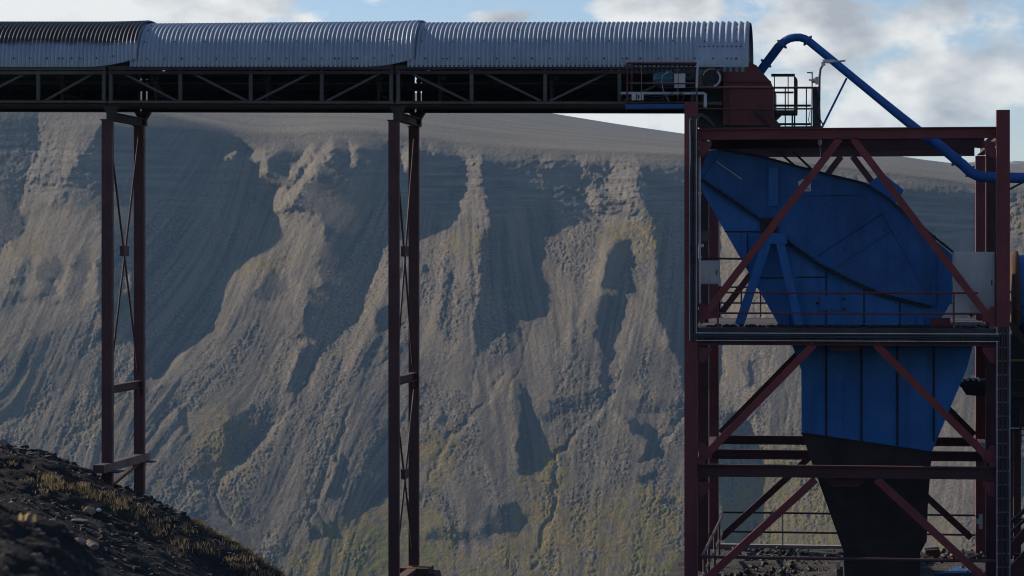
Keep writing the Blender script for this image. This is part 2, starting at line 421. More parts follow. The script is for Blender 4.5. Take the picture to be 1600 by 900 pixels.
zE(.60, [(720, 430), (745, 405), (775, 430), (750, 470), (725, 455)])
zE(.36, [(410, 660), (560, 580), (600, 620), (560, 760), (420, 900), (360, 760)])
zE(.20, [(600, 520), (640, 500), (600, 700), (570, 760)])
zE(.95, [(1090, 80), (1190, 65), (1125, 130), (1092, 230), (1080, 350), (1080, 425), (1040, 455), (960, 570), (850, 720), (800, 790), (780, 780), (865, 660), (935, 560), (975, 460), (985, 360), (1005, 290), (1055, 220)])
zE(.74, [(1230, 70), (1370, 60), (1382, 180), (1390, 330), (1400, 480), (1420, 600), (1480, 740), (1250, 720), (1150, 900), (1125, 820), (1180, 650), (1200, 480), (1200, 400), (1290, 385), (1220, 300), (1270, 240), (1260, 160)])
zE(.42, [(1280, 640), (1480, 720), (1520, 900), (1200, 900)])
zE(0, [(1190, 75), (1240, 100), (1265, 180), (1278, 248), (1212, 262), (1245, 320), (1295, 388), (1088, 388), (1085, 290), (1108, 240), (1120, 160)])
zE(.06, [(1080, 420), (1200, 400), (1200, 480), (1180, 600), (1150, 660), (1130, 800), (1130, 920), (1095, 870), (1075, 740), (1028, 640), (1048, 500)])
zE(.38, [(960, 680), (1060, 680), (1090, 900), (900, 900)])
raw(0, [(994, 240), (1075, 239), (1112, 245), (1118, 400), (1105, 600), (1068, 592), (1058, 560), (1052, 548), (1037, 517), (1029, 500), (1026, 460), (1024, 405), (1018, 375), (1020, 350), (1015, 330), (996, 308)])
zF(.05, [(1070, -20), (1140, -20), (1132, 90), (1100, 105), (1078, 50)])
zF(.85, [(480, -10), (520, -10), (430, 130), (340, 240), (250, 330), (205, 370), (200, 340), (320, 215), (410, 110)])
zF(.30, [(40, 20), (120, 0), (60, 80), (30, 100)])
zF(.20, [(140, 150), (190, 170), (160, 260), (130, 250)])
zF(.46, [(440, 150), (600, 60), (600, 520), (420, 560)])
zF(.05, [(605, 0), (650, 120), (660, 200), (725, 300), (712, 420), (655, 525), (600, 545), (590, 450), (615, 300), (600, 150)])
zF(.28, [(700, 200), (860, 165), (840, 215), (720, 245)])
zF(.25, [(760, 140), (1050, 60), (1100, 110), (960, 175), (850, 205)])
zF(.95, [(1135, 95), (1160, 130), (1105, 190), (975, 290), (905, 375), (890, 430), (865, 430), (880, 365), (945, 275), (1080, 170)])
zF(0, [(1190, 190), (1240, 220), (1330, 255), (1390, 340), (1405, 390), (1305, 465), (1335, 380), (1320, 320), (1250, 295)])
zF(.85, [(1565, 210), (1565, 260), (1490, 340), (1450, 390), (1405, 450), (1395, 430), (1435, 370), (1480, 300)])
zF(.15, [(1440, 360), (1450, 390), (1400, 450), (1300, 480), (1380, 430)])
zF(.05, [(785, 560), (812, 560), (832, 655), (808, 665)])
zF(.10, [(795, 435), (860, 370), (892, 340), (880, 385), (820, 445)])
zF(.08, [(1290, 560), (1395, 525), (1372, 585), (1310, 595)])
zF(.12, [(1418, 705), (1485, 680), (1472, 725), (1430, 735)])
zF(.25, [(1260, 95), (1565, 130), (1565, 205), (1300, 205), (1220, 160)])
zF(.24, [(430, 740), (560, 700), (640, 800), (600, 920), (380, 900)])
zF(.30, [(80, 850), (450, 900), (430, 960), (60, 930)])
# behind and right of the tower
raw(.08, [(1130, 650), (1160, 640), (1178, 700), (1170, 810), (1130, 850), (1120, 720)])
raw(0, [(1390, 290), (1440, 276), (1470, 284), (1500, 292), (1545, 300), (1545, 345), (1505, 333), (1495, 345), (1545, 365), (1560, 560), (1470, 600), (1390, 520)])
raw(.2, [(1255, 260), (1300, 262), (1330, 400), (1290, 520), (1220, 560), (1240, 480), (1235, 360)])
raw(.05, [(1574, 292), (1592, 296), (1580, 318), (1570, 325)])
raw(.05, [(1576, 690), (1592, 720), (1604, 770), (1590, 760), (1570, 720)])
raw(.9, [(1118, 330), (1160, 330), (1230, 500), (1240, 560), (1180, 640), (1110, 640), (1118, 420)])
raw(.62, [(1165, 640), (1250, 560), (1350, 600), (1350, 900), (1180, 900), (1180, 720)])
raw(.7, [(1440, 600), (1545, 570), (1545, 900), (1440, 900)])
raw(.3, [(1160, 560), (1185, 560), (1180, 600), (1165, 605)])

def mask_of(polys, U, V, start=0.0, over=False):
    out = np.full(U.shape, start)
    for poly, wt in polys:
        p = np.array(poly); x0, y0 = p.min(0); x1, y1 = p.max(0)
        sel = (U >= x0) & (U <= x1) & (V >= y0) & (V <= y1)
        uu, vv = U[sel], V[sel]; ins = np.zeros(uu.shape, bool)
        for i in range(len(p)):
            (xa, ya), (xb, yb) = p[i], p[(i + 1) % len(p)]
            if ya == yb: continue
            c = ((ya > vv) != (yb > vv)) & (uu < (xb - xa) * (vv - ya) / (yb - ya) + xa)
            ins ^= c
        tmp = out[sel]; tmp[ins] = wt if over else np.maximum(tmp[ins], wt); out[sel] = tmp
    return out
def filt(shape, step, lx, ly, beta, seed, slant=0.0):
    """Fractal noise field with separate feature lengths across and down the slope (pixels)."""
    r = np.random.default_rng(seed).standard_normal(shape)
    ky = np.fft.fftfreq(shape[0], step)[:, None]; kx = np.fft.fftfreq(shape[1], step)[None, :]
    k2 = ((kx + slant * ky) * lx) ** 2 + (ky * ly) ** 2
    F = np.fft.fft2(r) / (1 + k2 * 8) ** (beta / 2)
    x = np.real(np.fft.ifft2(F)); x -= x.mean()
    return x / x.std()
def blur(a, s, step):
    ky = np.fft.fftfreq(a.shape[0], step)[:, None]; kx = np.fft.fftfreq(a.shape[1], step)[None, :]
    return np.real(np.fft.ifft2(np.fft.fft2(a) * np.exp(-2 * (math.pi * s) ** 2 * (kx ** 2 + ky ** 2))))
def sstep(a, b, x):
    t = np.clip((x - a) / (b - a), 0, 1); return t * t * (3 - 2 * t)

ST = 1.6                                             # grid step in photo pixels, about 0.8 m of hillside
us = np.arange(-420, 2020, ST)
vs_ = np.arange(150, 980, ST)
U, V = np.meshgrid(us, vs_)
wob = 2.6
U2 = U + wob * filt(U.shape, ST, 9, 9, 1.9, 3); V2 = V + wob * filt(U.shape, ST, 9, 9, 1.9, 4)
B = blur(mask_of(FL, U2, V2, 0.5, True), 1.2, ST)
crest_v = np.interp(us, [-420, 0, 200, 340, 420, 520, 600, 700, 800, 1070, 1250, 1400, 1470, 1540, 1700, 2020],
                    [150, 160, 170, 200, 215, 205, 208, 222, 232, 242, 254, 272, 280, 292, 300, 310])
_k = np.exp(-(np.arange(-60, 61) / 26.0) ** 2); _k /= _k.sum()
crest_v = np.convolve(np.pad(crest_v, 60, mode='edge'), _k, 'valid')
sky_v = np.interp(us, [-420, 0, 400, 700, 850, 880, 960, 1000, 1070, 1200, 1400, 1440, 1480, 1540, 1700, 2020],
                  [80, 95, 120, 150, 175, 180, 193, 199, 209, 225, 243, 249, 254, 256, 257, 258])
below = V - crest_v[None, :]                          # pixels below the crest
T = -0.52 + 1.30 * B
fade = sstep(-6, 14, below)
T = T * fade + 0.10 * (1 - fade)
# height of relief whose slope towards the sun follows T (least squares along the sun's run over the hillside)
pad = 160
Tp = np.pad(T, pad, mode='edge'); win = np.ones_like(Tp)
for ax_ in (0, 1):
    n = Tp.shape[ax_]; wv = np.ones(n); r_ = np.linspace(0, 1, pad); wv[:pad] = sstep(0, 1, r_); wv[-pad:] = wv[:pad][::-1]
    win *= wv[:, None] if ax_ == 0 else wv[None, :]
Tp = (Tp - T.mean()) * win
ky = 2 * math.pi * np.fft.fftfreq(Tp.shape[0], ST)[:, None]; kx = 2 * math.pi * np.fft.fftfreq(Tp.shape[1], ST)[None, :]
kd = 0.847 * kx + 0.454 * ky
H = np.real(np.fft.ifft2(np.fft.fft2(Tp) * (-1j * kd) / (kd ** 2 + 0.035 * (kx ** 2 + ky ** 2) + (2 * math.pi / 1500) ** 2)))
H = (H[pad:-pad, pad:-pad] + T.mean() * (0.847 * (U - 800) + 0.454 * (V - 560)) / 0.923) * 0.475                     # metres: a photo pixel is 0.475 m on the hillside
# gullies that run down the fall line, lumps of scree, rock ledges under the crest
# rills lean down to the left on the left-hand cones and stand straighter further right
lean = 0.75 - 0.55 * sstep(450, 760, U) + 0.25 * sstep(1000, 1300, U) - 0.35 * sstep(0, 1, (np.sin(U / 57) + 1) / 2)
def leaning(a):
    uu = ((U + lean * (V - 520) - us[0]) / ST) % (a.shape[1] - 1); i0 = uu.astype(int); f = uu - i0
    r_ = np.arange(a.shape[0])[:, None]
    return a[r_, i0] * (1 - f) + a[r_, (i0 + 1) % a.shape[1]] * f
sl1 = leaning(filt(U.shape, ST, 16, 130, 2.4, 21)); sl2 = leaning(filt(U.shape, ST, 6, 48, 2.0, 22))
lump = filt(U.shape, ST, 22, 26, 2.6, 23); fine = filt(U.shape, ST, 3.2, 4.2, 1.7, 24)
cliff = sstep(0, 12, below) * (1 - sstep(70, 125, below + 14 * lump)) * (0.35 + 0.65 * sstep(560, 700, U + 20 * lump))
cliff = np.maximum(cliff, sstep(0, 12, below) * (1 - sstep(120, 165, below)) * (1 - sstep(200, 420, U + 20 * lump)) * sstep(215, 235, V) * 0.8)
tal = sstep(0, 60, below); calm = 0.15 + 0.85 * sstep(0.0, 0.35, blur(B, 3, ST))
soft = 1 - 0.45 * sstep(620, 760, U) * sstep(480, 600, V)
H += tal * calm * ((0.33 * sl1 + 0.19 * sl2) * soft * (1 - 0.35 * sstep(640, 760, V)) + 0.26 * lump)
rough_ = 0.25 + 1.05 * sstep(-0.5, 1.0, leaning(filt(U.shape, ST, 30, 120, 2.2, 71)) + 0.5 * filt(U.shape, ST, 40, 40, 2.4, 72))
H += calm * rough_ * (0.26 * fine * (0.2 + 0.8 * tal) * (1 - 0.6 * sstep(430, 600, V)) + 0.19 * filt(U.shape, ST, 2, 2.2, 1.2, 29) * (0.2 + 0.8 * tal))
# stream cuts and levees that wind down the cones
CUTS = [([(478, 590), (455, 640), (425, 665), (400, 690), (360, 730), (335, 770), (350, 800), (362, 825)], 3.0, 4.5), ([(790, 580), (750, 635), (715, 675), (690, 700), (672, 745)], 2.4, 4.5),
        ([(962, 620), (925, 650), (898, 680), (870, 705), (866, 745), (868, 785), (845, 850), (835, 885)], 2.8, 5), ([(1068, 655), (1040, 680), (1025, 705), (1003, 722)], 3.0, 5),
        ([(545, 640), (530, 690), (520, 740), (492, 785), (510, 835)], 2.4, 5), ([(235, 560), (190, 620), (150, 660), (105, 692)], 2.0, 5), ([(520, 700), (505, 760), (480, 820)], 1.6, 4),
        ([(250, 520), (200, 600), (160, 640)], 1.6, 4), ([(330, 570), (270, 640), (225, 700), (200, 760)], 1.8, 5), ([(640, 480), (600, 560), (560, 620)], 1.6, 4), ([(745, 560), (735, 640), (700, 720)], 1.4, 5),
        ([(1000, 420), (985, 520), (960, 600)], 1.6, 4), ([(840, 480), (815, 560), (790, 620)], 1.6, 4), ([(920, 480), (900, 560), (870, 620)], 1.4, 4), ([(1230, 560), (1226, 660)], 1.4, 3), ([(1010, 560), (1012, 620)], 1.0, 4)]
Uw = U + 3 * filt(U.shape, ST, 16, 16, 2.4, 61); Vw = V + 3 * filt(U.shape, ST, 16, 16, 2.4, 62)
for line, dep, wd in CUTS:
    dist = np.full(U.shape, 1e9)
    for (xa, ya), (xb, yb) in zip(line[:-1], line[1:]):
        L2 = (xb - xa) ** 2 + (yb - ya) ** 2; tt = np.clip(((Uw - xa) * (xb - xa) + (Vw - ya) * (yb - ya)) / L2, 0, 1)
        dist = np.minimum(dist, np.hypot(Uw - xa - tt * (xb - xa), Vw - ya - tt * (yb - ya)))
    H += dep * 0.42 * (-np.exp(-(dist / (0.7 * wd)) ** 2))
led = (V + 5 * lump + 0.02 * U) / 13.0
step_ = (led % 1.0); step_ = np.where(step_ < 0.72, step_ / 0.72, (1 - step_) / 0.28)
led2 = ((V + 4 * lump) / 5.5) % 1.0
H += cliff * (0.3 + 0.7 * calm) * (1.5 * (step_ - 0.5) + 0.7 * (led2 - 0.5) + 0.42 * filt(U.shape, ST, 6, 6, 1.7, 27) + 0.5 * filt(U.shape, ST, 14, 30, 2.0, 28))
# grass and moss
GR = [([(430, 905), (480, 850), (540, 815), (600, 800), (680, 800), (720, 850), (760, 880), (820, 830), (860, 800), (950, 780), (1060, 770), (1060, 990), (430, 990)], 1.1),
      ([(655, 690), (700, 660), (730, 690), (700, 740), (665, 830), (650, 760)], 0.65), ([(840, 700), (880, 690), (890, 790), (850, 830), (800, 850)], 0.6),
      ([(930, 770), (1010, 730), (1020, 790), (960, 800)], 0.36),
      ([(310, 650), (350, 630), (400, 640), (370, 700), (330, 780), (295, 690)], 0.36), ([(330, 770), (420, 700), (440, 660), (460, 650), (390, 760), (350, 800)], 0.36),
      ([(120, 660), (210, 610), (220, 630), (110, 700)], 0.36), ([(690, 370), (745, 360), (750, 400), (690, 395), (640, 430)], 0.36), ([(950, 350), (1030, 340), (1030, 400), (940, 380)], 0.40),
      ([(380, 400), (440, 385), (500, 400), (420, 430), (360, 450)], 0.29), ([(1120, 780), (1200, 690), (1260, 700), (1340, 760), (1340, 990), (1120, 990)], 0.75),
      ([(1440, 800), (1520, 830), (1520, 900), (1440, 900)], 0.36), ([(1576, 680), (1605, 670), (1605, 760), (1576, 720)], 0.36), ([(1576, 310), (1620, 310), (1620, 360), (1576, 380)], 0.36),
      ([(5, 380), (70, 375), (80, 400), (5, 410)], 0.32), ([(45, 345), (100, 330), (110, 350), (50, 365)], 0.22), ([(600, 385), (560, 480), (530, 560), (550, 570), (590, 500)], 0.22)]
G = blur(mask_of(GR, U + 10 * filt(U.shape, ST, 10, 10, 2, 31), V + 10 * filt(U.shape, ST, 10, 10, 2, 32)), 6, ST)
patch = filt(U.shape, ST, 7, 10, 1.8, 33, 0.25)
G = np.clip(1.25 * G * (0.80 + 0.62 * patch) + 0.07 * np.clip(filt(U.shape, ST, 20, 30, 2, 34), 0, 3) * tal, 0, 1)
GN = [([(560, 830), (620, 820), (640, 880), (600, 905), (540, 890)], 0.9), ([(655, 850), (690, 850), (690, 880), (655, 880)], 1), ([(1010, 875), (1060, 860), (1060, 900), (1000, 905)], 1),
      ([(990, 845), (1015, 840), (1010, 875), (995, 870)], 0.8), ([(1200, 740), (1240, 720), (1260, 760), (1200, 790)], 0.6), ([(850, 720), (880, 700), (885, 750), (860, 770)], 0.4), ([(480, 830), (520, 815), (530, 850), (470, 870)], 0.5)]
GN_ = np.clip(blur(mask_of(GN, U + 8 * filt(U.shape, ST, 10, 10, 2, 41), V + 6 * filt(U.shape, ST, 10, 10, 2, 42)), 5, ST) * (0.55 + 0.6 * patch) * 0.8, 0, 1)

# the depth of every point: scree slope up to the crest, then a gently rising plateau to the skyline
q = np.clip((975 - V) / (975 - crest_v[None, :]), 0, 1)
Yslope = 1560 + 430 * (q - 0.10 * np.sin(q * math.pi))
A_ = (U - 800) / FPX
dy = CS + A_ * SN
rows_top = 46                                         # extra rows for the plateau and its far side
def pts(Uq, Vq, Yq):
    a = (Uq - 800) / FPX; t = Yq / (CS + a * SN)
    return np.stack([(-SN + a * CS) * t, Yq, (HV - Vq) / FPX * t], -1)
above = np.clip(-below, 0, None) / (crest_v - 150 + 1)[None, :]
grid = []
cv = crest_v[None, :]
Vs = np.maximum(V, cv)                                # slope rows stop at the crest, fold the spare rows just behind it
# resample every column so that its rows run from 975 up to its own crest
nrow = len(vs_)
qq = np.linspace(0, 1, nrow)[:, None] ** 1.0
Vn = 975 + (cv - 975) * qq
ui = np.arange(len(us))
def resample(Aq):
    fr = np.clip((Vn - 150) / ST, 0, nrow - 1.001); i0 = fr.astype(int); f = fr - i0
    return Aq[i0, ui[None, :]] * (1 - f) + Aq[i0 + 1, ui[None, :]] * f
Un = np.broadcast_to(us[None, :], Vn.shape)
Hn, Gn, GNn, Cn = resample(H), resample(G), resample(GN_), resample(cliff)
Yn = 1560 + 430 * (qq - 0.10 * np.sin(qq * math.pi)) + 0 * Vn
edge = sstep(1.0, 0.965, qq)                          # relief dies out at the rounded crest
Hn = Hn * (0.35 + 0.65 * edge)
slope_pts = pts(Un, Vn, Yn - Hn)
pq = np.linspace(0, 1, rows_top + 1)[1:, None]
Vp = cv + (sky_v[None, :] - cv) * pq ** 0.8
Yp = 1990 + 1500 * pq ** 1.5 - Hn[-1][None, :] * (1 - pq) ** 3
Vp = Vp + filt(Vp.shape, 2, 7, 2, 1.8, 52) * 0.16 * np.clip(pq * 6, 0, 1) * (1 - pq)
Vp = Vp + filt(Vp.shape, 4, 160, 5, 2.4, 51) * 0.22 * np.sin(pq * math.pi)
plat_pts = pts(np.broadcast_to(us[None, :], Vp.shape), Vp, Yp)
back = plat_pts[-1:].copy(); back2 = back.copy(); back[..., 1] += 500; back[..., 2] -= 60; back2[..., 1] += 2500; back2[..., 2] -= 600
# in front of its foot the valley floor runs towards the camera
f1 = slope_pts[:1].copy(); f1[..., 1] -= 140; f1[..., 2] = -232
f2 = slope_pts[:1].copy(); f2[..., 1] -= 700; f2[..., 2] = -240
allp = np.concatenate([f2, f1, slope_pts, plat_pts, back, back2], 0)
nr, nc = allp.shape[:2]
def ext(a, top, bot=0.0):
    z = np.zeros((1, nc))
    return np.concatenate([z + a[0], z + a[0], a, np.full((rows_top + 2, nc), top)], 0)
Ga, GNa, Ca = ext(Gn, 0.12), ext(GNn, 0.0), ext(Cn, 0.0)
me = bpy.data.meshes.new('mountain')
me.vertices.add(nr * nc); me.vertices.foreach_set('co', allp.reshape(-1).astype(np.float32))
ii = np.arange((nr - 1) * (nc - 1)); r0 = ii // (nc - 1); c0 = ii % (nc - 1); b0 = r0 * nc + c0
loops = np.stack([b0, b0 + 1, b0 + nc + 1, b0 + nc], -1).reshape(-1)
me.loops.add(len(loops)); me.loops.foreach_set('vertex_index', loops.astype(np.int32))
me.polygons.add(len(ii)); me.polygons.foreach_set('loop_start', (ii * 4).astype(np.int32))
me.update(calc_edges=True); me.validate()
me.polygons.foreach_set('use_smooth', [True] * len(me.polygons))
fl = resample(np.clip(0.5 + 0.20 * leaning(filt(U.shape, ST, 9, 150, 2.0, 73)) + 0.14 * leaning(filt(U.shape, ST, 4, 60, 1.8, 74)), 0, 1)); rg = resample(np.clip(rough_ / 1.3, 0, 1))
fa = me.color_attributes.new('flow', 'FLOAT_COLOR', 'POINT')
fa.data.foreach_set('color', np.stack([ext(fl, 0.5), ext(rg, 0.4), ext(fl, 0.5), np.ones((nr, nc))], -1).reshape(-1).astype(np.float32))
at = me.color_attributes.new('cover', 'FLOAT_COLOR', 'POINT')
Pa = np.concatenate([np.zeros((2, nc)), sstep(0.93, 1.0, qq) + np.zeros((1, nc)), np.ones((rows_top + 2, nc))], 0)
at.data.foreach_set('color', np.stack([Ga, GNa, Ca, Pa], -1).reshape(-1).astype(np.float32))
mountain = bpy.data.objects.new('mountain', me); C.objects.link(mountain); struct(mountain)

m, nt, bs = newmat('scree_slope')
va = nt.nodes.new('ShaderNodeVertexColor'); va.layer_name = 'cover'
sp = nt.nodes.new('ShaderNodeSeparateColor'); nt.links.new(va.outputs[0], sp.inputs[0])
big = rng(nt, nz(nt, 0.02, 6, 0.65), 0.3, 0.7); mid = rng(nt, nz(nt, 0.22, 6, 0.7), 0.3, 0.7); st = nz(nt, 0.5, 5, 0.85)
c = mix(nt, big, (0.188, 0.155, 0.118), (0.134, 0.115, 0.094))
c = mix(nt, rng(nt, mid, 0, 1, 0, 0.5), c, (0.215, 0.175, 0.130))
vf = nt.nodes.new('ShaderNodeVertexColor'); vf.layer_name = 'flow'
sf = nt.nodes.new('ShaderNodeSeparateColor'); nt.links.new(vf.outputs[0], sf.inputs[0])
c = mix(nt, rng(nt, sf.outputs[0], 0.5, 0.15, 0, 0.65), c, (0.088, 0.080, 0.074))
c = mix(nt, rng(nt, sf.outputs[0], 0.5, 0.90, 0, 0.65), c, (0.255, 0.205, 0.148))
def rough_mul(x):
    n = nt.nodes.new('ShaderNodeMath'); n.operation = 'MULTIPLY'; nt.links.new(x, n.inputs[0]); nt.links.new(rng(nt, sf.outputs[1], 0.15, 0.9, 0.25, 1.0), n.inputs[1]); return n.outputs[0]
c = mix(nt, rough_mul(rng(nt, st, 0.54, 0.70, 0, 0.95)), c, (0.40, 0.335, 0.26))
c = mix(nt, rough_mul(rng(nt, st, 0.49, 0.34, 0, 0.95)), c, (0.060, 0.057, 0.056))
c = mix(nt, rng(nt, sp.outputs[2], 0, 1, 0, 0.5), c, (0.225, 0.185, 0.14))
strata = rng(nt, nz(nt, 0.16, 4, 0.7, (0.10, 0.10, 1.6)), 0.38, 0.62)
c = mix(nt, rng(nt, sp.outputs[2], 0, 1, 0, 0.75), c, mix(nt, strata, (0.105, 0.096, 0.090), (0.235, 0.205, 0.170)))
swath = rng(nt, nz(nt, 0.02, 6, 0.7, (0.22, 1.0, 2.0)), 0.35, 0.65)
c = mix(nt, rng(nt, va.outputs[1], 0, 1, 0, 0.8), c, mix(nt, swath, (0.120, 0.108, 0.092), (0.205, 0.175, 0.135)))
gtex = rng(nt, nz(nt, 0.35, 5, 0.7), 0.3, 0.7)
grass = mix(nt, gtex, (0.250, 0.190, 0.082), (0.165, 0.132, 0.062))
c = mix(nt, rng(nt, sp.outputs[0], 0.08, 0.75, 0, 0.92), c, grass)
c = mix(nt, sp.outputs[1], c, mix(nt, gtex, (0.190, 0.195, 0.052), (0.140, 0.140, 0.048)))
nt.links.new(c, bs.inputs['Base Color']); bs.inputs['Roughness'].default_value = 0.95
bs.inputs['Specular IOR Level'].default_value = 0.1
bn = mix(nt, 0.5, mid, st)
bump(nt, bs, bn, 1.0, 1.7)
me.materials.append(m)


# far hills beyond the plateau
def hills(Y, prof, mat, name):
    mb = MB(); n = len(prof)
    a = [P(u, v, Y) for u, v in prof]
    vs = a + [p + Vector((0, 900, -60)) for p in a] + [p + Vector((0, -700, -500)) for p in a]
    fs = [(i, i + 1, n + i + 1, n + i) for i in range(n - 1)] + [(2 * n + i, 2 * n + i + 1, i + 1, i) for i in range(n - 1)]
    mb.add(vs, fs, 0, True)
    return struct(mb.build(name, mat))
hm, nt, bs = newmat('far_hill_rock')
nt.links.new(mix(nt, rng(nt, nz(nt, 0.004, 6), 0.35, 0.65), (0.14, 0.14, 0.15), (0.22, 0.21, 0.20)), bs.inputs['Base Color']); bs.inputs['Roughness'].default_value = 1
prof = []
for i in range(121):
    u = 1250 + i * 5
    v = 258 - 7 * math.exp(-((u - 1540) / 32) ** 2) - 6 * math.exp(-((u - 1592) / 16) ** 2) - 5 * math.exp(-((u - 1680) / 60) ** 2) + 0.6 * math.sin(u * 0.21) + 0.4 * math.sin(u * 0.53)
    prof.append((u, v))
hills(5600, prof, hm, 'hills')

# ------------------------------------------------------------------ near ground
TAB = {}
def vnoise(x, y, seed=0):
    """Value noise on arrays."""
    if seed not in TAB: TAB[seed] = np.random.default_rng(seed).random((256, 256))
    r = TAB[seed]
    xi = np.floor(x).astype(int); yi = np.floor(y).astype(int); fx = x - xi; fy = y - yi
    fx = fx * fx * (3 - 2 * fx); fy = fy * fy * (3 - 2 * fy)
    g = lambda a, b: r[a % 256, b % 256]
    return (g(xi, yi) * (1 - fx) + g(xi + 1, yi) * fx) * (1 - fy) + (g(xi, yi + 1) * (1 - fx) + g(xi + 1, yi + 1) * fx) * fy - 0.5
def fbm(x, y, oct=5, seed=0, gain=0.55):
    s = 0; a = 1
    for i in range(oct): s = s + a * vnoise(x * 2 ** i, y * 2 ** i, seed + i); a *= gain
    return s
sil = [(-900, 560), (-200, 655), (0, 698), (40, 709), (80, 719), (145, 745), (200, 768), (260, 795), (300, 815), (350, 845), (400, 876), (440, 903), (520, 965), (700, 1120), (1000, 1400)]
sx = [P(u, v, 79).x for u, v in sil]; sz = [P(u, v, 79).z for u, v in sil]
def bank_z(x, y):
    x = np.asarray(x, float); y = np.asarray(y, float)
    z = np.interp(x - 0.26 * (79 - y), sx, sz)
    z = z - 0.55 * np.clip(y - 79.5, 0, None) - 0.012 * np.clip(y - 79.5, 0, None) ** 2
    d = 79 - y
    # a worn track below the grassy rim
    z = z - 0.45 * np.exp(-((d - 8.5 + 0.12 * (x + 22)) / 2.2) ** 2) + 0.25 * np.exp(-((d - 4.2) / 1.5) ** 2)
    rough = 0.30 * fbm(x * 0.55, y * 0.55, 5, 5) + 0.16 * fbm(x * 2.4, y * 2.4, 4, 15, 0.65)
    return z + rough * np.clip(0.55 + 0.5 * fbm(x * 0.2, y * 0.2, 2, 40), 0.2, 1.2)
def sheet(name, xs, ys, zf, mat):
    X, Yg = np.meshgrid(xs, ys); Z = zf(X, Yg)
    p = np.stack([X, Yg, Z], -1); n_, m_ = X.shape
    me = bpy.data.meshes.new(name)
    me.vertices.add(n_ * m_); me.vertices.foreach_set('co', p.reshape(-1).astype(np.float32))
    ii = np.arange((n_ - 1) * (m_ - 1)); r0 = ii // (m_ - 1); c0 = ii % (m_ - 1); b0 = r0 * m_ + c0
    lp = np.stack([b0, b0 + 1, b0 + m_ + 1, b0 + m_], -1).reshape(-1)
    me.loops.add(len(lp)); me.loops.foreach_set('vertex_index', lp.astype(np.int32))
    me.polygons.add(len(ii)); me.polygons.foreach_set('loop_start', (ii * 4).astype(np.int32))
    me.update(calc_edges=True)
    me.polygons.foreach_set('use_smooth', [True] * len(me.polygons))
    me.materials.append(mat)
    o = bpy.data.objects.new(name, me); C.objects.link(o)
    return struct(o)
gm, nt, bs = newmat('coal_waste_ground')
g1 = rng(nt, nz(nt, 0.6, 6, 0.7), 0.3, 0.7); g2 = nz(nt, 9, 6, 0.75)
c = mix(nt, g1, (0.013, 0.012, 0.012), (0.028, 0.024, 0.022))
c = mix(nt, rng(nt, g2, 0.58, 0.75, 0, 0.7), c, (0.11, 0.09, 0.075)); c = mix(nt, rng(nt, g2, 0.45, 0.3, 0, 0.7), c, (0.014, 0.014, 0.015))
nt.links.new(c, bs.inputs['Base Color']); bs.inputs['Roughness'].default_value = 0.95; bs.inputs['Specular IOR Level'].default_value = 0.15
bump(nt, bs, g2, 0.8, 0.12)
sheet('ground', np.arange(-34, -9, 0.11), np.concatenate([np.arange(36, 60, 0.4), np.arange(60, 84, 0.12), np.arange(84, 100, 0.8)]), bank_z, gm)
# near mound beside the camera
mound_prof_u = [-900, -300, 0, 40, 90, 130, 170, 200, 260, 420]; mound_prof_v = [640, 730, 785, 792, 815, 850, 890, 925, 1000, 1300]
mx = [P(u, v, 8).x for u, v in zip(mound_prof_u, mound_prof_v)]; mz = [P(u, v, 8).z for u, v in zip(mound_prof_u, mound_prof_v)]
def mound_z(x, y):
    z = np.interp(x - 0.30 * (8 - y), mx, mz) - 0.10 * np.clip(8 - y, 0, 9) - 0.8 * np.clip(y - 8, 0, 30)
    return z + 0.07 * fbm(x * 2.2, y * 2.2, 5, 71) + 0.04 * fbm(x * 9, y * 9, 3, 77)
sheet('ground', np.arange(-6.5, 1.2, 0.035), np.arange(3.5, 12, 0.05), mound_z, gm)
# wide valley side down to the river flat, passing under the tower pad
def valley_z(x, y):
    z = np.interp(y, [-400, -10, 3, 12, 30, 60, 72, 96, 130, 400, 900, 1440], [-4, -2.2, -2.4, -6, -10, -12, -12.4, -12.6, -26, -130, -225, -241])
    near = np.clip(1 - np.abs(y - 84) / 60, 0, 1)
    dip = -6 * np.exp(-((x + 12) / 5) ** 2) * near
    left = -3.0 * np.clip((-x - 8) / 6, 0, 1) * near
    return z + dip + left + np.where(y > 130, 6, 1.0) * fbm(x * 0.02, y * 0.02, 4, 91)
sheet('ground', np.concatenate([np.arange(-900, -60, 20), np.arange(-60, 60, 1.5), np.arange(60, 900, 20)]),
      np.concatenate([np.arange(-200, 0, 10), np.arange(0, 130, 1.5), np.arange(130, 1440, 14)]), valley_z, gm)

# ------------------------------------------------------------------ conveyor gallery
GY0, GY1 = 78.0, 81.8                                # front and rear truss
def gp(u, v, Y=GY0): return P(u, v, Y)
# chord lines in the photograph: row at u = 0 and at u = 1070
def row(v0, v1): return lambda u: v0 + (v1 - v0) * u / 1070
TOPR, TOPR2, BOTR, BOTR2 = row(107, 104.5), row(114, 113), row(159, 161.5), row(160.5, 162.5)

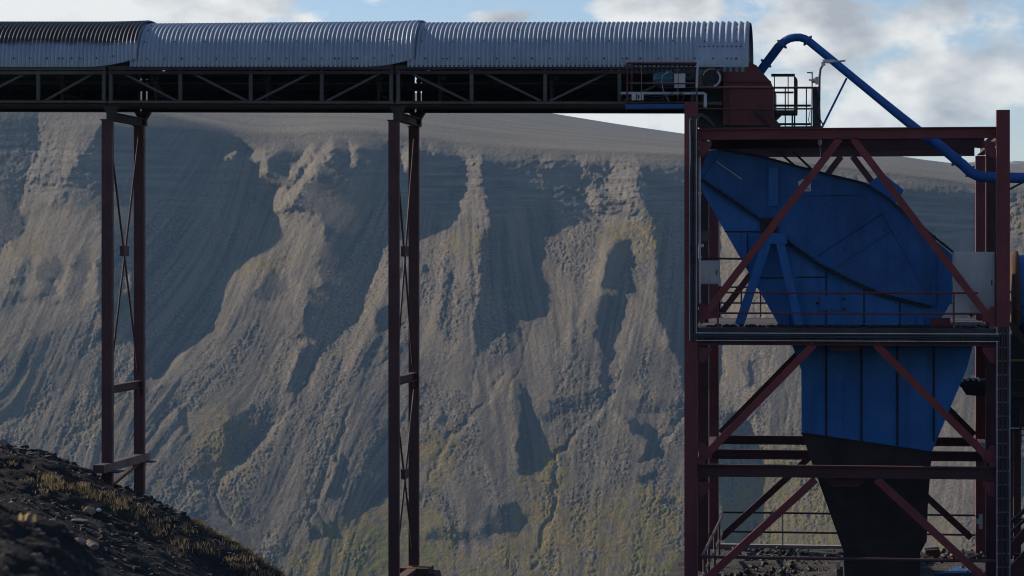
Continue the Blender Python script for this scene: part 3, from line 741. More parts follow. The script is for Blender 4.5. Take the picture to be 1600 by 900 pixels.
def roof_mesh(u0, u1, pitch, lip, vtop, scale=1.0, flat_from=None):
    xa, xb = gp(u0, 100, GY0).x, gp(u1, 100, GY0).x
    n = int((xb - xa) / pitch * 8) + 1
    na = 26; ym = (GY0 + GY1) / 2; hw = (GY1 - GY0) / 2 + 0.16
    mb = MB(); vs = []
    for i in range(n + 1):
        x = xa + (xb - xa) * i / n
        s = (x - xa) / (xb - xa); u = u0 + (u1 - u0) * s
        ze = gp(u, 104.5, GY0 - .16).z; ztop = P(u, vtop[0] + (vtop[1] - vtop[0]) * s, ym).z
        e = max(0, (s - (1 - 1.7 / (xb - xa))) / (1.7 / (xb - xa))) if lip else 0
        k = scale + 0.020 * e * e
        xf = gp(flat_from, 100, GY0).x if flat_from else 1e9
        ph = 2 * math.pi * ((min(x, xf) - xa) / pitch + max(0, x - xf) / 0.19)
        rip = (0.028 if x < xf else 0.028) * math.cos(ph)
        for j in range(na + 1):
            th = math.pi * j / na
            cx, cz = -math.cos(th), math.sin(th)
            ex = 2 / 2.35
            yy = math.copysign(abs(cx) ** ex, cx); zz_ = abs(cz) ** ex
            cut = 0.16 * e * e                       # the lapped end rides up over its neighbour
            zz_ = cut + (1 - cut) * zz_ if zz_ < 1 else 1
            amp = rip if not (flat_from and u > flat_from and zz_ < 0.62) else rip * 0.4
            vs.append((x, ym + yy * (hw * k + amp), ze + (ztop - ze) * zz_ * k + amp * abs(cz)))
    fs = [(i * (na + 1) + j, i * (na + 1) + j + 1, (i + 1) * (na + 1) + j + 1, (i + 1) * (na + 1) + j) for i in range(n) for j in range(na)]
    mb.add(vs, fs, 0, True)
    # bolt heads: a row near the eave, rows higher up at every lap
    def bolt(i, j, r):
        p = Vector(vs[i * (na + 1) + j]); mb.tube([p + Vector((0, 0.02, 0)), p + Vector((0, -0.022, 0.006))], r, 6, 1)
    step = max(1, int(round(pitch * 0 + 8)))
    for k in range(2, n // 8 - 1):
        if k % 4 == 0 or random.random() < 0.06: bolt(k * 8, 1, random.uniform(0.022, 0.034))
        if k % 7 == 3: bolt(k * 8, 4, 0.022); bolt(k * 8 + 1, 7, 0.021)
        if k % 7 == 3 and random.random() < 0.6: bolt(k * 8 + 1, 9, 0.018)
    if flat_from:
        for k in range(n // 8):
            u = u0 + (u1 - u0) * k * 8 / n
            if u > flat_from: bolt(k * 8, 3, 0.022)
    return mb

def gallery(label, u0, u1, posts, diags, roofspec, rmat, chordmat, postmat, botmat, close_right=False):
    t = thing('conveyor_gallery', label, 'conveyor gallery', gp((u0 + u1) / 2, 172), 'covered conveyor gallery spans')
    roofspec.build('roof', [rmat, M['black']], t)
    for Y, nm in ((GY0, 'front'), (GY1, 'rear')):
        for (rw, w_, h_, mt) in ((TOPR, 0.22, 0.13, chordmat), (TOPR2, 0.12, 0.10, chordmat)):
            MB().bar(Vector((gp(u0, 0).x, Y, gp(u0, rw(u0)).z)), Vector((gp(u1, 0).x, Y, gp(u1, rw(u1)).z)), w_, h_).build('top_chord', mt, t)
        b = MB()
        a0 = Vector((gp(u0, 0).x, Y, gp(u0, BOTR2(u0)).z)); a1 = Vector((gp(u1, 0).x, Y, gp(u1, BOTR2(u1)).z))
        b.ibeam(a0, a1, 0.26, 0.15, t=0.03)
        b.build('bottom_chord', M['brown'] if Y == GY1 else M['brown'], t)
        if Y == GY0:
            MB().bar(gp(u0, BOTR(u0), GY0 - 0.19), gp(u1, BOTR(u1), GY0 - 0.19), 0.10, 0.07).build('angle_runner', botmat, t)
        for u in posts:
            x = gp(u, 0).x
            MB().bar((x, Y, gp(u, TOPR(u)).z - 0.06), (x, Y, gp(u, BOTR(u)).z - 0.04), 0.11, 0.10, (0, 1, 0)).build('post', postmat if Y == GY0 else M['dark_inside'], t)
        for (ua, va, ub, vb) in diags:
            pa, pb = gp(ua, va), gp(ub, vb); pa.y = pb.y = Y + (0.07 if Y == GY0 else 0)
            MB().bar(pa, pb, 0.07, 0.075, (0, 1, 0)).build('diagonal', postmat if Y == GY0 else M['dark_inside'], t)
    # floor, back wall, troughed belt with idlers
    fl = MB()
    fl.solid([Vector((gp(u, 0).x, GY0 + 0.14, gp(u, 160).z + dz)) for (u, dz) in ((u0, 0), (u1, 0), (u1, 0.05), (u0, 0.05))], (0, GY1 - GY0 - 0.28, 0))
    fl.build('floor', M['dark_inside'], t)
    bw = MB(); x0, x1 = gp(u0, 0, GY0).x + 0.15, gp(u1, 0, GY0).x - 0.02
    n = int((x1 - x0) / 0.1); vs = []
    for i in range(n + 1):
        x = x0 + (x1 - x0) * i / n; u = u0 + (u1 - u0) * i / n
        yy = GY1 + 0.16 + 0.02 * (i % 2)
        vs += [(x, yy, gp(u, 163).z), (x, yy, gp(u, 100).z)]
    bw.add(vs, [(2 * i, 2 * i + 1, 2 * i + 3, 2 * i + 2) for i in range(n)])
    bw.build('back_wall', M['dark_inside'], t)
    bl = MB(); yc = (GY0 + GY1) / 2 - 0.2
    prof = [(-0.7, 0.16), (-0.35, 0), (0.35, 0), (0.7, 0.16)]
    zb = [gp(u, 136).z for u in (u0, u1)]; xe = [gp(u0, 0).x, gp(u1, 0).x]
    vs = [(xe[k], yc + y, zb[k] + z + dz) for k in (0, 1) for dz in (0, 0.03) for (y, z) in prof]
    fs = [(k, k + 1, 8 + k + 1, 8 + k) for k in (0, 1, 2)] + [(4 + k, 12 + k, 12 + k + 1, 4 + k + 1) for k in (0, 1, 2)] + [(0, 8, 12, 4), (3, 7, 15, 11)]
    bl.add(vs, fs); bl.build('belt', M['cable'], t)
    u = u0 + 62
    while u < u1 - 30:
        p = gp(u, 140); x = p.x
        idm = MB().bar((x, yc - 0.85, p.z - 0.12), (x, yc + 0.85, p.z - 0.12), 0.09, 0.08)
        idm.bar((x, yc - 0.85, p.z - 0.1), (x, yc - 0.85, p.z + 0.30), 0.06, 0.06, (0, 1, 0)); idm.bar((x, yc - 0.8, gp(u, 160).z + 0.05), (x, yc - 0.8, p.z - 0.1), 0.07, 0.07, (0, 1, 0))
        ido = idm.build('idler_frame', M['brown'], t)
        MB().tube([(x, yc - 0.84, p.z + 0.28), (x, yc - 0.4, p.z + 0.06)], 0.075, 10).build('roller', M['grey_steel'], ido)
        lamp = gp(u + 6, 121, GY0 + 0.35)
        l = MB().box(lamp + Vector((-0.05, 0, -0.11)), lamp + Vector((0.0, 0.09, 0.11))); l.box(lamp + Vector((0.04, 0, -0.07)), lamp + Vector((0.20, 0.10, 0.03)))
        l.build('switch_box', M['brown'], t)
        u += 176
    return t
gallery('left gallery span whose curved roof is sooty black along the top', -330, 166.5, [-275, -165, -52, 60, 162.5],
        [(-268, 158, -172, 108), (-158, 158, -60, 108), (-46, 158, 52, 108), (68, 158, 157, 108)],
        roof_mesh(-330, 215, 0.134, True, (36, 36)), M['roof_dirty'], M['olive'], M['olive'], M['olive'])
gallery('middle gallery span with pale curved roof between the two trestles', 169.5, 615.5, [173.5, 282, 392, 503, 611.5],
        [(179, 108, 277, 158), (288, 108, 386, 158), (398, 158, 497, 108), (509, 158, 606, 108)],
        roof_mesh(205, 648, 0.139, True, (38, 34), 0.985), M['roof'], M['brown'], M['grey_steel'], M['olive'])
gallery('right gallery span ending above the tower, roof edge open on its right', 618.5, 1128, [622.5, 737, 852, 968, 1082],
        [(628, 108, 731, 158), (743, 108, 846, 158), (858, 158, 962, 108), (974, 158, 1076, 108)],
        roof_mesh(638, 1170, 0.1385, False, (36, 34), 0.985, flat_from=1088), M['roof'], M['brown'], M['grey_steel'], M['olive'])

# ------------------------------------------------------------------ trestle bents
BY0, BY1 = 78.05, 81.7
def bent(label, uf, top_v, mid_v, base_v, foot_front, foot_rear, crosses, base_ext, sole):
    x = gp(uf, 0, BY0).x
    t = thing('support_trestle', label, 'trestle', Vector((x, BY0, P(uf, foot_front, BY0).z)), 'trestles under the conveyor gallery')
    Z = lambda v: P(uf, v, BY0).z
    cw = 0.30
    for (Y, foot) in ((BY0, Z(foot_front)), (BY1, Z(foot_rear))):
        c = MB().bar((x, Y, foot), (x, Y, Z(top_v)), cw - 0.02, 0.29, (0, 1, 0))
        c.bar((x, Y - 0.155, foot), (x, Y - 0.155, Z(top_v)), cw + 0.03, 0.02, (0, 1, 0))
        col = c.build('column', M['trestle'], t)
        MB().box((x - 0.20, Y - 0.19, Z(top_v)), (x + 0.20, Y + 0.19, Z(top_v) + 0.03)).build('cap_plate', M['brown'], col)
        h = MB().bar((x + 0.10, Y, Z(top_v) + 0.03), (x + 0.10, Y, Z(165.5)), 0.24, 0.24, (0, 1, 0))
        h.solid([(x - 0.02, Y - 0.13, Z(177)), (x + 0.22, Y - 0.13, Z(177)), (x + 0.36, Y - 0.13, Z(165.5)), (x - 0.16, Y - 0.13, Z(165.5))], (0, 0.26, 0))
        h.build('bearing_post', M['brown'], t)
    MB().ibeam((x + 0.10, BY0 + 0.13, Z(182)), (x + 0.10, BY1 - 0.13, Z(182)), 0.22, 0.26).build('head_beam', M['brown'], t)
    MB().ibeam((x, BY0 + 0.15, Z(mid_v)), (x, BY1 - 0.15, Z(mid_v)), 0.22, 0.26).build('cross_beam', M['red_dark'], t)
    for (va, vb) in crosses:
        for (ya, yb, sx_) in ((BY0 + 0.16, BY1 - 0.16, -0.025), (BY1 - 0.16, BY0 + 0.16, 0.025)):
            MB().tube([(x + sx_, ya, Z(va)), (x + sx_, yb, Z(vb))], 0.034, 8).build('brace_rod', M['red_dark'], t)
        MB().box((x - 0.07, (BY0 + BY1) / 2 - 0.3, Z((va + vb) / 2) - 0.16), (x + 0.07, (BY0 + BY1) / 2 + 0.3, Z((va + vb) / 2) + 0.16)).build('brace_plate', M['red_dark'], t)
    for (Y, side) in ((BY0, 1), (BY1, -1)):
        MB().box((x + 0.02, Y + side * 0.15, Z(mid_v) - 0.33), (x + 0.05, Y + side * 0.5, Z(mid_v) - 0.131)).build('gusset', M['red_dark'], t)
    if base_ext:
        b = MB().bar((x, BY0 - 1.05, Z(base_v)), (x, BY1 + 0.55, Z(base_v)), 0.34, 0.26)
        b.build('base_beam', M['rail_pink'], t)
        MB().box((x - 0.32, BY1 + 0.1, Z(base_v) - 0.17), (x + 0.42, BY1 + 0.5, Z(base_v) - 0.133)).build('base_plate', M['red_dark'], t)
        MB().box((x - 0.30, BY0 - 0.4, Z(base_v) - 0.17), (x + 0.45, BY0 + 0.3, Z(base_v) - 0.133)).build('base_plate', M['red_dark'], t)
        MB().bar((x, BY0 + 0.3, Z(base_v) - 0.62), (x, BY1 - 0.1, Z(base_v) - 0.16), 0.10, 0.10).build('knee_strut', M['red_dark'], t)
    if sole:
        s = MB()
        z0 = Z(base_v)
        for Y in (BY0, BY1):
            s.box((x - 0.45, Y - 0.5, z0 - 0.20), (x + 0.55, Y + 0.5, z0 - 0.04))
        s.bar((x, BY0 + 0.5, z0 - 0.12), (x, BY1 - 0.5, z0 - 0.12), 0.3, 0.14)
        s.solid([(x - 0.2, BY1 - 0.55, z0 - 0.201), (x + 0.75, BY1 - 0.55, z0 - 0.201), (x + 0.95, BY1 - 0.55, z0 - 1.2), (x - 0.4, BY1 - 0.55, z0 - 1.2)], (0, 1.1, 0))
        s.build('footing', M['rust'], t)
    return t
bent('left trestle standing on the dark bank', 169, 188, 609, 729, 762, 812, [(196, 588)], True, False)
bent('tall trestle in the valley between bank and tower', 616.5, 189, 596, 905, 915, 905, [(205, 580), (615, 880)], False, True)

# ------------------------------------------------------------------ steel tower
YF, YM, YR = 76.0, 82.4, 89.0
XL, XR = P(1080, 0, YF).x, P(1567, 0, YF).x
def tz(v, Y=YF, u=1320): return P(u, v, Y).z
tower = thing('steel_tower', 'dark red steel tower frame with braces around the blue hopper', 'tower', Vector(((XL + XR) / 2, (YF + YR) / 2, tz(937))))
ZPAD = tz(935)
Ztop, Zdeck, Zlow = tz(208.5), tz(512), tz(737)
for (x, topv) in ((XL, 158), (XR, 174)):
    MB().bar((x, YF, ZPAD - 0.6), (x, YF, tz(topv)), 0.38, 0.42, (0, 1, 0)).build('column', M['red'], tower)
for Y in (YM, YR):
    for x in (XL, XR):
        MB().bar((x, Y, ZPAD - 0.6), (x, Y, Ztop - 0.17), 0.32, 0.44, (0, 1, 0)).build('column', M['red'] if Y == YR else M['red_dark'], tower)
for Y in (YF, YM, YR):
    for (z, h) in ((Ztop, 0.33), (Zlow, 0.36 if Y == YF else 0.30)):
        e = 0.195
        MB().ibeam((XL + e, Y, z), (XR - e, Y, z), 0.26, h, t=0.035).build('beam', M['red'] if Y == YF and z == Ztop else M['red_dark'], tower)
for x in (XL, XR):
    for z in (Ztop, Zlow, Zdeck - 0.2):
        for (ya, yb) in ((YF + 0.2, YM - 0.2), (YM + 0.2, YR - 0.2)):
            MB().ibeam((x, ya, z - 0.02), (x, yb, z - 0.02), 0.24, 0.28, t=0.03).build('side_beam', M['rail_pink'], tower)
# inclined braces in the front and rear frames
def braces(Y, off, mat):
    dy_ = Y - off
    f = lambda u, v: (lambda p: Vector((p.x, dy_, p.z)))(P(u, v, YF))
    for (a, b, w_) in (((1312, 217), (1093, 503), 0.21), ((1333, 217), (1554, 508), 0.21), ((1272, 538), (1092, 722), 0.22), ((1368, 538), (1556, 727), 0.22),
                       ((1274, 749), (1092, 915), 0.22), ((1370, 749), (1550, 915), 0.22)):
        MB().bar(f(*a), f(*b), 0.22, w_, (0, 0, 1)).build('brace', mat, tower)
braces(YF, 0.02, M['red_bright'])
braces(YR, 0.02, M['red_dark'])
MB().box((XL - 0.1, YF - 0.18, Zdeck - 0.19), (XR - 0.2, YR + 0.15, Zdeck - 0.02)).build('deck', M['brown'], tower)
MB().ibeam((XL + 0.2, YF - 0.05, Zdeck - 0.36), (XR - 0.2, YF - 0.05, Zdeck - 0.36), 0.26, 0.32, t=0.03).build('deck_beam', M['red_dark'], tower)
# deck joists
for k in range(1, 6):
    x = XL + (XR - XL) * k / 6
    MB().bar((x, YF + 0.1, Zdeck - 0.28), (x, YR - 0.1, Zdeck - 0.28), 0.1, 0.17).build('joist', M['red_dark'], tower)

def railing(parent, pts_, heights, r, mat, post_at=None, post_h=None, pr=None, zfoot=0.0):
    t = MB()
    for h in heights: t.tube([Vector(p) + Vector((0, 0, h)) for p in pts_], r, 8)
    rl = t.build('railing', mat, parent)
    for p in (post_at or []):
        p = Vector(p); MB().tube([p + Vector((0, 0, zfoot)), p + Vector((0, 0, post_h or max(heights)))], pr or r, 8).build('rail_post', mat, rl)
    return rl
# railing along the front of the deck
px = lambda u, Y=YF: P(u, 0, Y).x
railing(tower, [(px(1122), YF - 0.1, Zdeck), (px(1528), YF - 0.1, Zdeck)], [1.03, 0.42], 0.028, M['red'], [(px(u), YF - 0.1, Zdeck) for u in (1122, 1490)], 1.05)
railing(tower, [(px(1085), YR - 0.1, Zdeck), (px(1560), YR - 0.1, Zdeck)], [1.05, 0.5], 0.028, M['black'], [(px(u), YR - 0.1, Zdeck) for u in (1090, 1130, 1165, 1300, 1420, 1550)], 1.08)
# ground level railings of the pad
railing(tower, [(XL + 0.25, YF + 0.05, ZPAD), (XR - 0.2, YF + 0.05, ZPAD)], [1.16], 0.05, M['rail_pink'])
railing(tower, [(XL + 0.3, YR + 0.2, ZPAD), (XR, YR + 0.2, ZPAD)], [1.19, 0.52], 0.035, M['black'], [(px(u), YR + 0.2, ZPAD) for u in (1205, 1400)], 1.2, 0.02)
railing(tower, [(XL + 0.3, YF + 0.3, ZPAD), (XL + 0.3, YR, ZPAD)], [1.12, 0.5], 0.045, M['rail_pink'], [(XL + 0.3, y, ZPAD) for y in (77.5, 80, 83.5, 86.5)], 1.14)
# bottom flange plates at the nodes
for (u, v) in ((1322, 226), (1320, 541), (1322, 754)):
    MB().solid([P(u - 34, v - 7, YF + 0.13), P(u + 34, v - 7, YF + 0.13), P(u + 20, v + 7, YF + 0.13), P(u - 20, v + 7, YF + 0.13)], (0, 0.03, 0)).build('gusset', M['red_dark'], tower)

for (u, v, sx_, sy_) in ((1092, 498, 1, -1), (1555, 503, -1, -1), (1092, 716, 1, -1), (1555, 720, -1, -1), (1092, 221, 1, 1), (1555, 221, -1, 1), (1092, 543, 1, 1), (1555, 543, -1, 1), (1092, 753, 1, 1), (1555, 753, -1, 1)):
    yy = YF + 0.215 if False else YF - 0.16
    g_ = MB().solid([P(u, v, yy), P(u + 20 * sx_, v, yy), P(u + 20 * sx_, v + 6 * sy_, yy), P(u + 7 * sx_, v + 24 * sy_, yy), P(u, v + 24 * sy_, yy)], (0, 0.025, 0))
    for (a, b) in ((4, 5), (4, 12), (4, 19), (10, 4), (16, 4)):
        p = P(u + a * sx_, v + b * sy_, yy); g_.tube([p + Vector((0, 0.01, 0)), p - Vector((0, 0.022, 0))], 0.022, 6)
    g_.build('gusset', M['red'], tower)

# ------------------------------------------------------------------ blue hopper
HY0, HY1 = 77.6, 84.6
hop = thing('hopper', 'big riveted blue hopper with dark tapering outlet inside the tower', 'hopper', P(1380, 900, 80))
MB().prism([(1093, 292), (1093, 281), (1107, 240), (1122, 236), (1192, 248), (1250, 264), (1350, 290), (1380, 309), (1420, 341), (1470, 383), (1488, 398), (1488, 470), (1464, 508), (1217, 508)], HY0 + 0.10, HY1).build('body', M['blue'], hop)
shield = MB().prism([(1092, 276), (1106, 237), (1122, 233), (1160, 238), (1192, 245), (1250, 262), (1300, 275), (1350, 287), (1380, 306), (1420, 338), (1462, 373), (1462, 478), (1450, 477), (1380, 459), (1330, 437), (1280, 411), (1240, 382), (1200, 349), (1150, 315)], HY0, HY0 + 0.098).build('shield', M['blue_grimy'], hop)
# bolted flange along the lower edge of the shield, with bolts
fl_pts = [(1092, 279), (1150, 318), (1200, 352), (1240, 385), (1280, 414), (1330, 440), (1380, 462), (1420, 472), (1452, 480)]
fm = MB()
for a, b in zip(fl_pts[:-1], fl_pts[1:]):
    fm.bar(P(*a, HY0 - 0.04), P(*b, HY0 - 0.04), 0.16, 0.075, (0, 0, 1))
for i in range(46):
    s = i / 45 * (len(fl_pts) - 1.001); k = int(s); f = s - k
    u = fl_pts[k][0] * (1 - f) + fl_pts[k + 1][0] * f; v = fl_pts[k][1] * (1 - f) + fl_pts[k + 1][1] * f
    p = P(u, v - 2.6, HY0 - 0.03); fm.box(p - Vector((0.025, 0.05, 0.022)), p + Vector((0.025, 0.02, 0.022)))
fm.build('flange', M['seam'], shield)
# top edge lip with lumps of spilt coal
tm = MB(); tp = [(1122, 233), (1192, 245), (1250, 261), (1300, 274), (1350, 286), (1382, 306), (1420, 337), (1462, 372), (1492, 396)]
for a, b in zip(tp[:-1], tp[1:]): tm.bar(P(*a, HY0 - 0.03), P(*b, HY0 - 0.03), 0.22, 0.06, (0, 0, 1))
tm.build('top_lip', M['seam'], hop)
# stiffening ribs and panel joints on the shield
for (a, b, w_, d_) in (((1378, 330), (1268, 402), 0.10, 0.07), ((1406, 350), (1300, 420), 0.05, 0.05), ((1381, 333), (1450, 455), 0.07, 0.07), ((1217, 305), (1346, 304), 0.035, 0.04),
                       ((1216, 262), (1216, 345), 0.05, 0.05), ((1201, 262), (1201, 335), 0.05, 0.05), ((1122, 236), (1094, 278), 0.06, 0.05)):
    MB().bar(P(*a, HY0 - 0.02), P(*b, HY0 - 0.02), d_, w_, (0, 0, 1)).build('rib', M['blue_grimy'], shield)
MB().prism([(1202, 262), (1215, 262), (1215, 322), (1202, 322)], HY0 - 0.05, HY0 - 0.002).build('cover_strip', M['blue'], shield)
MB().prism([(1188, 340), (1216, 340), (1216, 364), (1188, 364)], HY0 - 0.10, HY0 + 0.05).build('trunnion_block', M['black'], hop)
for (a, b) in (((1184, 434), (1228, 434)), ((1244, 433), (1290, 433)), ((1291, 424), (1291, 508)), ((1350, 450), (1350, 508)), ((1406, 470), (1406, 508)), ((1168, 364), (1168, 420)), ((1132, 362), (1186, 362))):
    MB().bar(P(*a, HY0 + 0.095), P(*b, HY0 + 0.095), 0.05, 0.035, (0, 0, 1) if a[1] == b[1] else (1, 0, 0)).build('panel_joint', M['seam'], hop)
# hatch with hinges
hb = MB().prism([(1281, 463), (1314, 463), (1314, 484), (1281, 484)], HY0 + 0.05, HY0 + 0.097).build('hatch', M['blue'], hop)
for v in (465, 481): MB().prism([(1317, v), (1321, v), (1321, v + 3), (1317, v + 3)], HY0 + 0.02, HY0 + 0.097).build('hinge', M['black'], hb)
MB().prism([(1275, 472), (1280, 472), (1280, 475), (1275, 475)], HY0 + 0.03, HY0 + 0.097).build('latch', M['black'], hb)
# A shaped side legs
leg = MB()
LY = HY0 - 0.35
def legbar(a, b, w_): MB().ibeam(P(*a, LY), P(*b, LY), w_, 0.26, (0, 1, 0), 0.03).build('leg', M['blue'], hop)
legbar((1200, 374), (1155, 508), 0.27); legbar((1218, 374), (1249, 508), 0.25)
MB().prism([(1192, 364), (1228, 364), (1230, 381), (1189, 381)], LY - 0.17, LY + 0.17).build('leg_head', M['blue'], hop)
MB().prism([(1222, 492), (1233, 492), (1233, 510), (1222, 510)], HY0 - 0.1, HY0 + 0.097).build('foot_block', M['blue_pipe'], hop)
MB().prism([(1433, 493), (1443, 493), (1443, 511), (1433, 511)], HY0 - 0.1, HY0 + 0.097).build('foot_block', M['blue_pipe'], hop)
MB().prism([(1455, 497), (1485, 497), (1485, 511), (1455, 511)], HY0 - 0.05, HY0 + 0.4).build('sill_plate', M['red'], hop)
# sloping box on the back edge
MB().solid([P(1357, 287, 79.2), P(1379, 270, 79.2), P(1412, 297, 79.2), P(1408, 305, 79.2), P(1397, 320, 79.2)], (0, 1.6, 0)).build('dust_cowl', M['blue'], hop)
# stays rising to the tower head
for (a, b) in (((1215, 236), (1243, 260)), ((1238, 236), (1268, 264))):
    MB().bar(P(*a, 80), P(*b, 80), 0.07, 0.09, (0, 1, 0)).build('stay', M['black'], hop)
st_ = MB().prism([(1254, 280), (1267, 280), (1267, 299), (1250, 299), (1247, 284)], HY0 - 0.012, HY0 - 0.002).build('notice_plate', M['white_box'], hop)
nl = MB()
for v in (294, 296.5): nl.prism([(1254, v), (1265, v), (1265, v + 0.8), (1254, v + 0.8)], HY0 - 0.016, HY0 - 0.0125)
nl.build('print', M['black'], st_)
MB().bar(P(1119, 252, HY0 - 0.006), P(1159, 280, HY0 - 0.006), 0.008, 0.02, (0, 0, 1)).build('scrape_mark', M['galv'], shield)
# lower bin under the deck
MB().prism([(1237, 537), (1521, 537), (1511, 575), (1456, 706), (1252.5, 676), (1252, 578)], HY0 + 0.15, 83.6).build('bin', M['blue'], hop)
MB().prism([(1252.5, 677), (1456, 707), (1450, 785), (1448, 846), (1438, 863), (1438, 915), (1320, 915), (1318, 862)], HY0 + 0.15, 83.6).build('outlet', M['liner'], hop)
for u, va, vb in ((1346, 537, 690), (1402, 537, 698), (1459, 540, 690), (1291, 537, 682)):
    MB().bar(P(u, va, HY0 + 0.13), P(u, vb, HY0 + 0.13), 0.05, 0.06, (1, 0, 0)).build('panel_joint', M['seam'], hop)
for va, ua, ub in ((570, 1252, 1512), (640, 1254, 1484)):
    MB().bar(P(ua, va, HY0 + 0.14), P(ub, va, HY0 + 0.14), 0.02, 0.03, (0, 0, 1)).build('panel_joint', M['blue'], hop)
MB().bar(P(1252, 676.5, HY0 + 0.12), P(1456, 706.5, HY0 + 0.12), 0.06, 0.05, (0, 0, 1)).build('lap_strip', M['seam'], hop)

# ------------------------------------------------------------------ blue pipe
pipe = thing('pipe', 'long bent blue dust pipe dropping from chute to the right edge', 'pipe', P(1190, 112, 79.0))
arc = [(1184, 117, 79.6), (1192, 106, 79.5), (1216, 74, 79.3)]
for k in range(1, 12):
    a = R(218) - R(176 * k / 12) * 0.0
for (u, v) in ((1221, 68.5), (1227, 63.5), (1234, 60), (1242, 58.5), (1250, 58.5), (1257, 60.5), (1264, 64.5)): arc.append((u, v, 79.2))
arc += [(1300, 94, 79.1), (1340, 127, 79.0), (1400, 176, 78.8), (1440, 208, 78.7), (1470, 229, 78.6), (1497, 252, 78.5), (1504, 257, 78.5), (1511, 264, 78.5), (1518, 270, 78.5), (1526, 274, 78.5), (1534, 276.5, 78.5), (1545, 277, 78.5), (1640, 279, 78.5), (2100, 282, 78.5)]
rad = [0.14] * 3 + [0.125] * 7 + [0.125, 0.125, 0.135, 0.145, 0.155] + [0.16] * 9
MB().tube([P(*q) for q in arc], 0.13, 18, 0, True, rad).build('tube', M['blue_pipe'], pipe)
def collar(u, v, Y, du, dv, r):
    p = P(u, v, Y); d = (P(u + du, v + dv, Y) - p).normalized()
    c = MB().tube([p - d * 0.04, p + d * 0.04], r, 18)
    e = Vector((0, 1, 0)).cross(d)
    for s in (1, -1): c.bar(p + e * s * r * 0.9, p + e * s * (r + 0.03), 0.05, 0.05, (0, 1, 0))
    c.build('collar', M['blue_pipe'], pipe)
collar(1197, 99, 79.5, 24, -32, 0.17); collar(1222, 69, 79.2, 20, -22, 0.16); collar(1262, 63.5, 79.2, 30, 24, 0.16); collar(1495, 250, 78.5, 8, 7, 0.20); collar(1452, 216.5, 78.65, 8, 6, 0.19); collar(1516, 268, 78.5, 8, 6, 0.18)
MB().tube([P(1323, 122, 79.05), P(1283, 202, 79.05)], 0.032, 8).build('strut', M['blue_pipe'], pipe)
MB().bar(P(1600, 284, 78.5), P(1577, 296, 78.5), 0.2, 0.06).build('saddle', M['black'], pipe)

# ------------------------------------------------------------------ head chute and pulley
CY0, CY1 = 78.05, 81.7
ch = thing('head_chute', 'dark red boxy chute with sloping top at the conveyor end', 'chute', P(1168, 198, 79.5))
MB().prism([(1130, 112), (1164, 112), (1171, 97), (1182, 102), (1190, 112), (1204, 127), (1208, 137), (1208, 196), (1130, 196)], CY0, CY1).build('casing', M['chute_red'], ch)
for (a, b) in (((1131, 128), (1205, 128)), ((1131, 137), (1207, 137)), ((1138, 137), (1138, 196))):
    MB().bar(P(*a, CY0 - 0.02), P(*b, CY0 - 0.02), 0.04, 0.05, (0, 0, 1) if a[1] == b[1] else (1, 0, 0)).build('stiffener', M['red_dark'], ch)
MB().bar(P(1183, 168, CY0 - 0.08), P(1216, 200, CY0 - 0.08), 0.15, 0.24, (0, 0, 1)).build('prop', M['red_dark'], ch)
MB().prism([(1091, 172), (1131, 180), (1131, 199), (1091, 199)], CY0 + 0.4, CY1).build('under_tray', M['black'], ch)
MB().prism([(1096, 112), (1131, 112), (1131, 182), (1096, 178)], CY0 + 0.5, CY0 + 0.7).build('side_plate', M['black'], ch)

# top platform: deck, rails, cage
plat = thing('head_platform', 'small railed platform with steps on top of the tower', 'platform', P(1240, 200, 78))
zt = Ztop + 0.175
MB().box((XL + 0.25, YF + 0.05, zt), (px(1284), YM, zt + 0.05)).build('deck', M['black'], plat)
hp = lambda v, Y=YF: tz(v, Y)
def rail_at(va, ua, ub, Y, r, mat): MB().tube([P(ua, va, Y), P(ub, va, Y)], r, 8).build('rail', mat, plat)
rail_at(137, 1089, 1280, YF + 0.1, 0.032, M['rail_pink']); rail_at(170, 1091, 1280, YF + 0.1, 0.026, M['rail_pink'])
MB().bar(P(1275, 137, YF + 0.1), P(1275, 200.5, YF + 0.1), 0.19, 0.12, (0, 1, 0)).build('end_post', M['black'], plat)
for u in (1205, 1227, 1260): MB().tube([P(u, 137, YM - 0.3), P(u, 199, YM - 0.3)], 0.02, 6).build('rail_post', M['black'], plat)
rail_at(165, 1205, 1268, 79.6, 0.035, M['black']); rail_at(194, 1205, 1268, 79.6, 0.035, M['black'])
cage = MB()
for (u, v0, v1, w_) in ((1210, 118, 170, 0.03), (1231.5, 118, 170, 0.03),): cage.bar(P(u, v0, 79.0), P(u, v1, 79.0), w_, w_, (0, 1, 0))
cage.bar(P(1205, 117.5, 79.0), P(1242, 117.5, 79.0), 0.09, 0.05, (0, 1, 0)); cage.bar(P(1209, 144.5, 79.0), P(1240, 144.5, 79.0), 0.06, 0.03, (0, 1, 0))
cage.solid([P(1240.5, 117, 79.0), P(1245.5, 123, 79.0), P(1245.5, 176, 79.0), P(1240.5, 176, 79.0)], (0, 0.9, 0))
cage.build('cage', M['black'], plat)
stp = MB().solid([P(1205, 172, 78.9), P(1245, 172, 78.9), P(1245, 178, 78.9), P(1220, 178, 78.9), P(1208, 190, 78.9), P(1203, 186, 78.9)], (0, 1.0, 0))
stp.build('landing', M['black'], plat)
for u in (1238, 1241.5): MB().bar(P(u, 178, 79.1), P(u, 200, 79.1), 0.05, 0.05, (0, 1, 0)).build('leg', M['black'], plat)

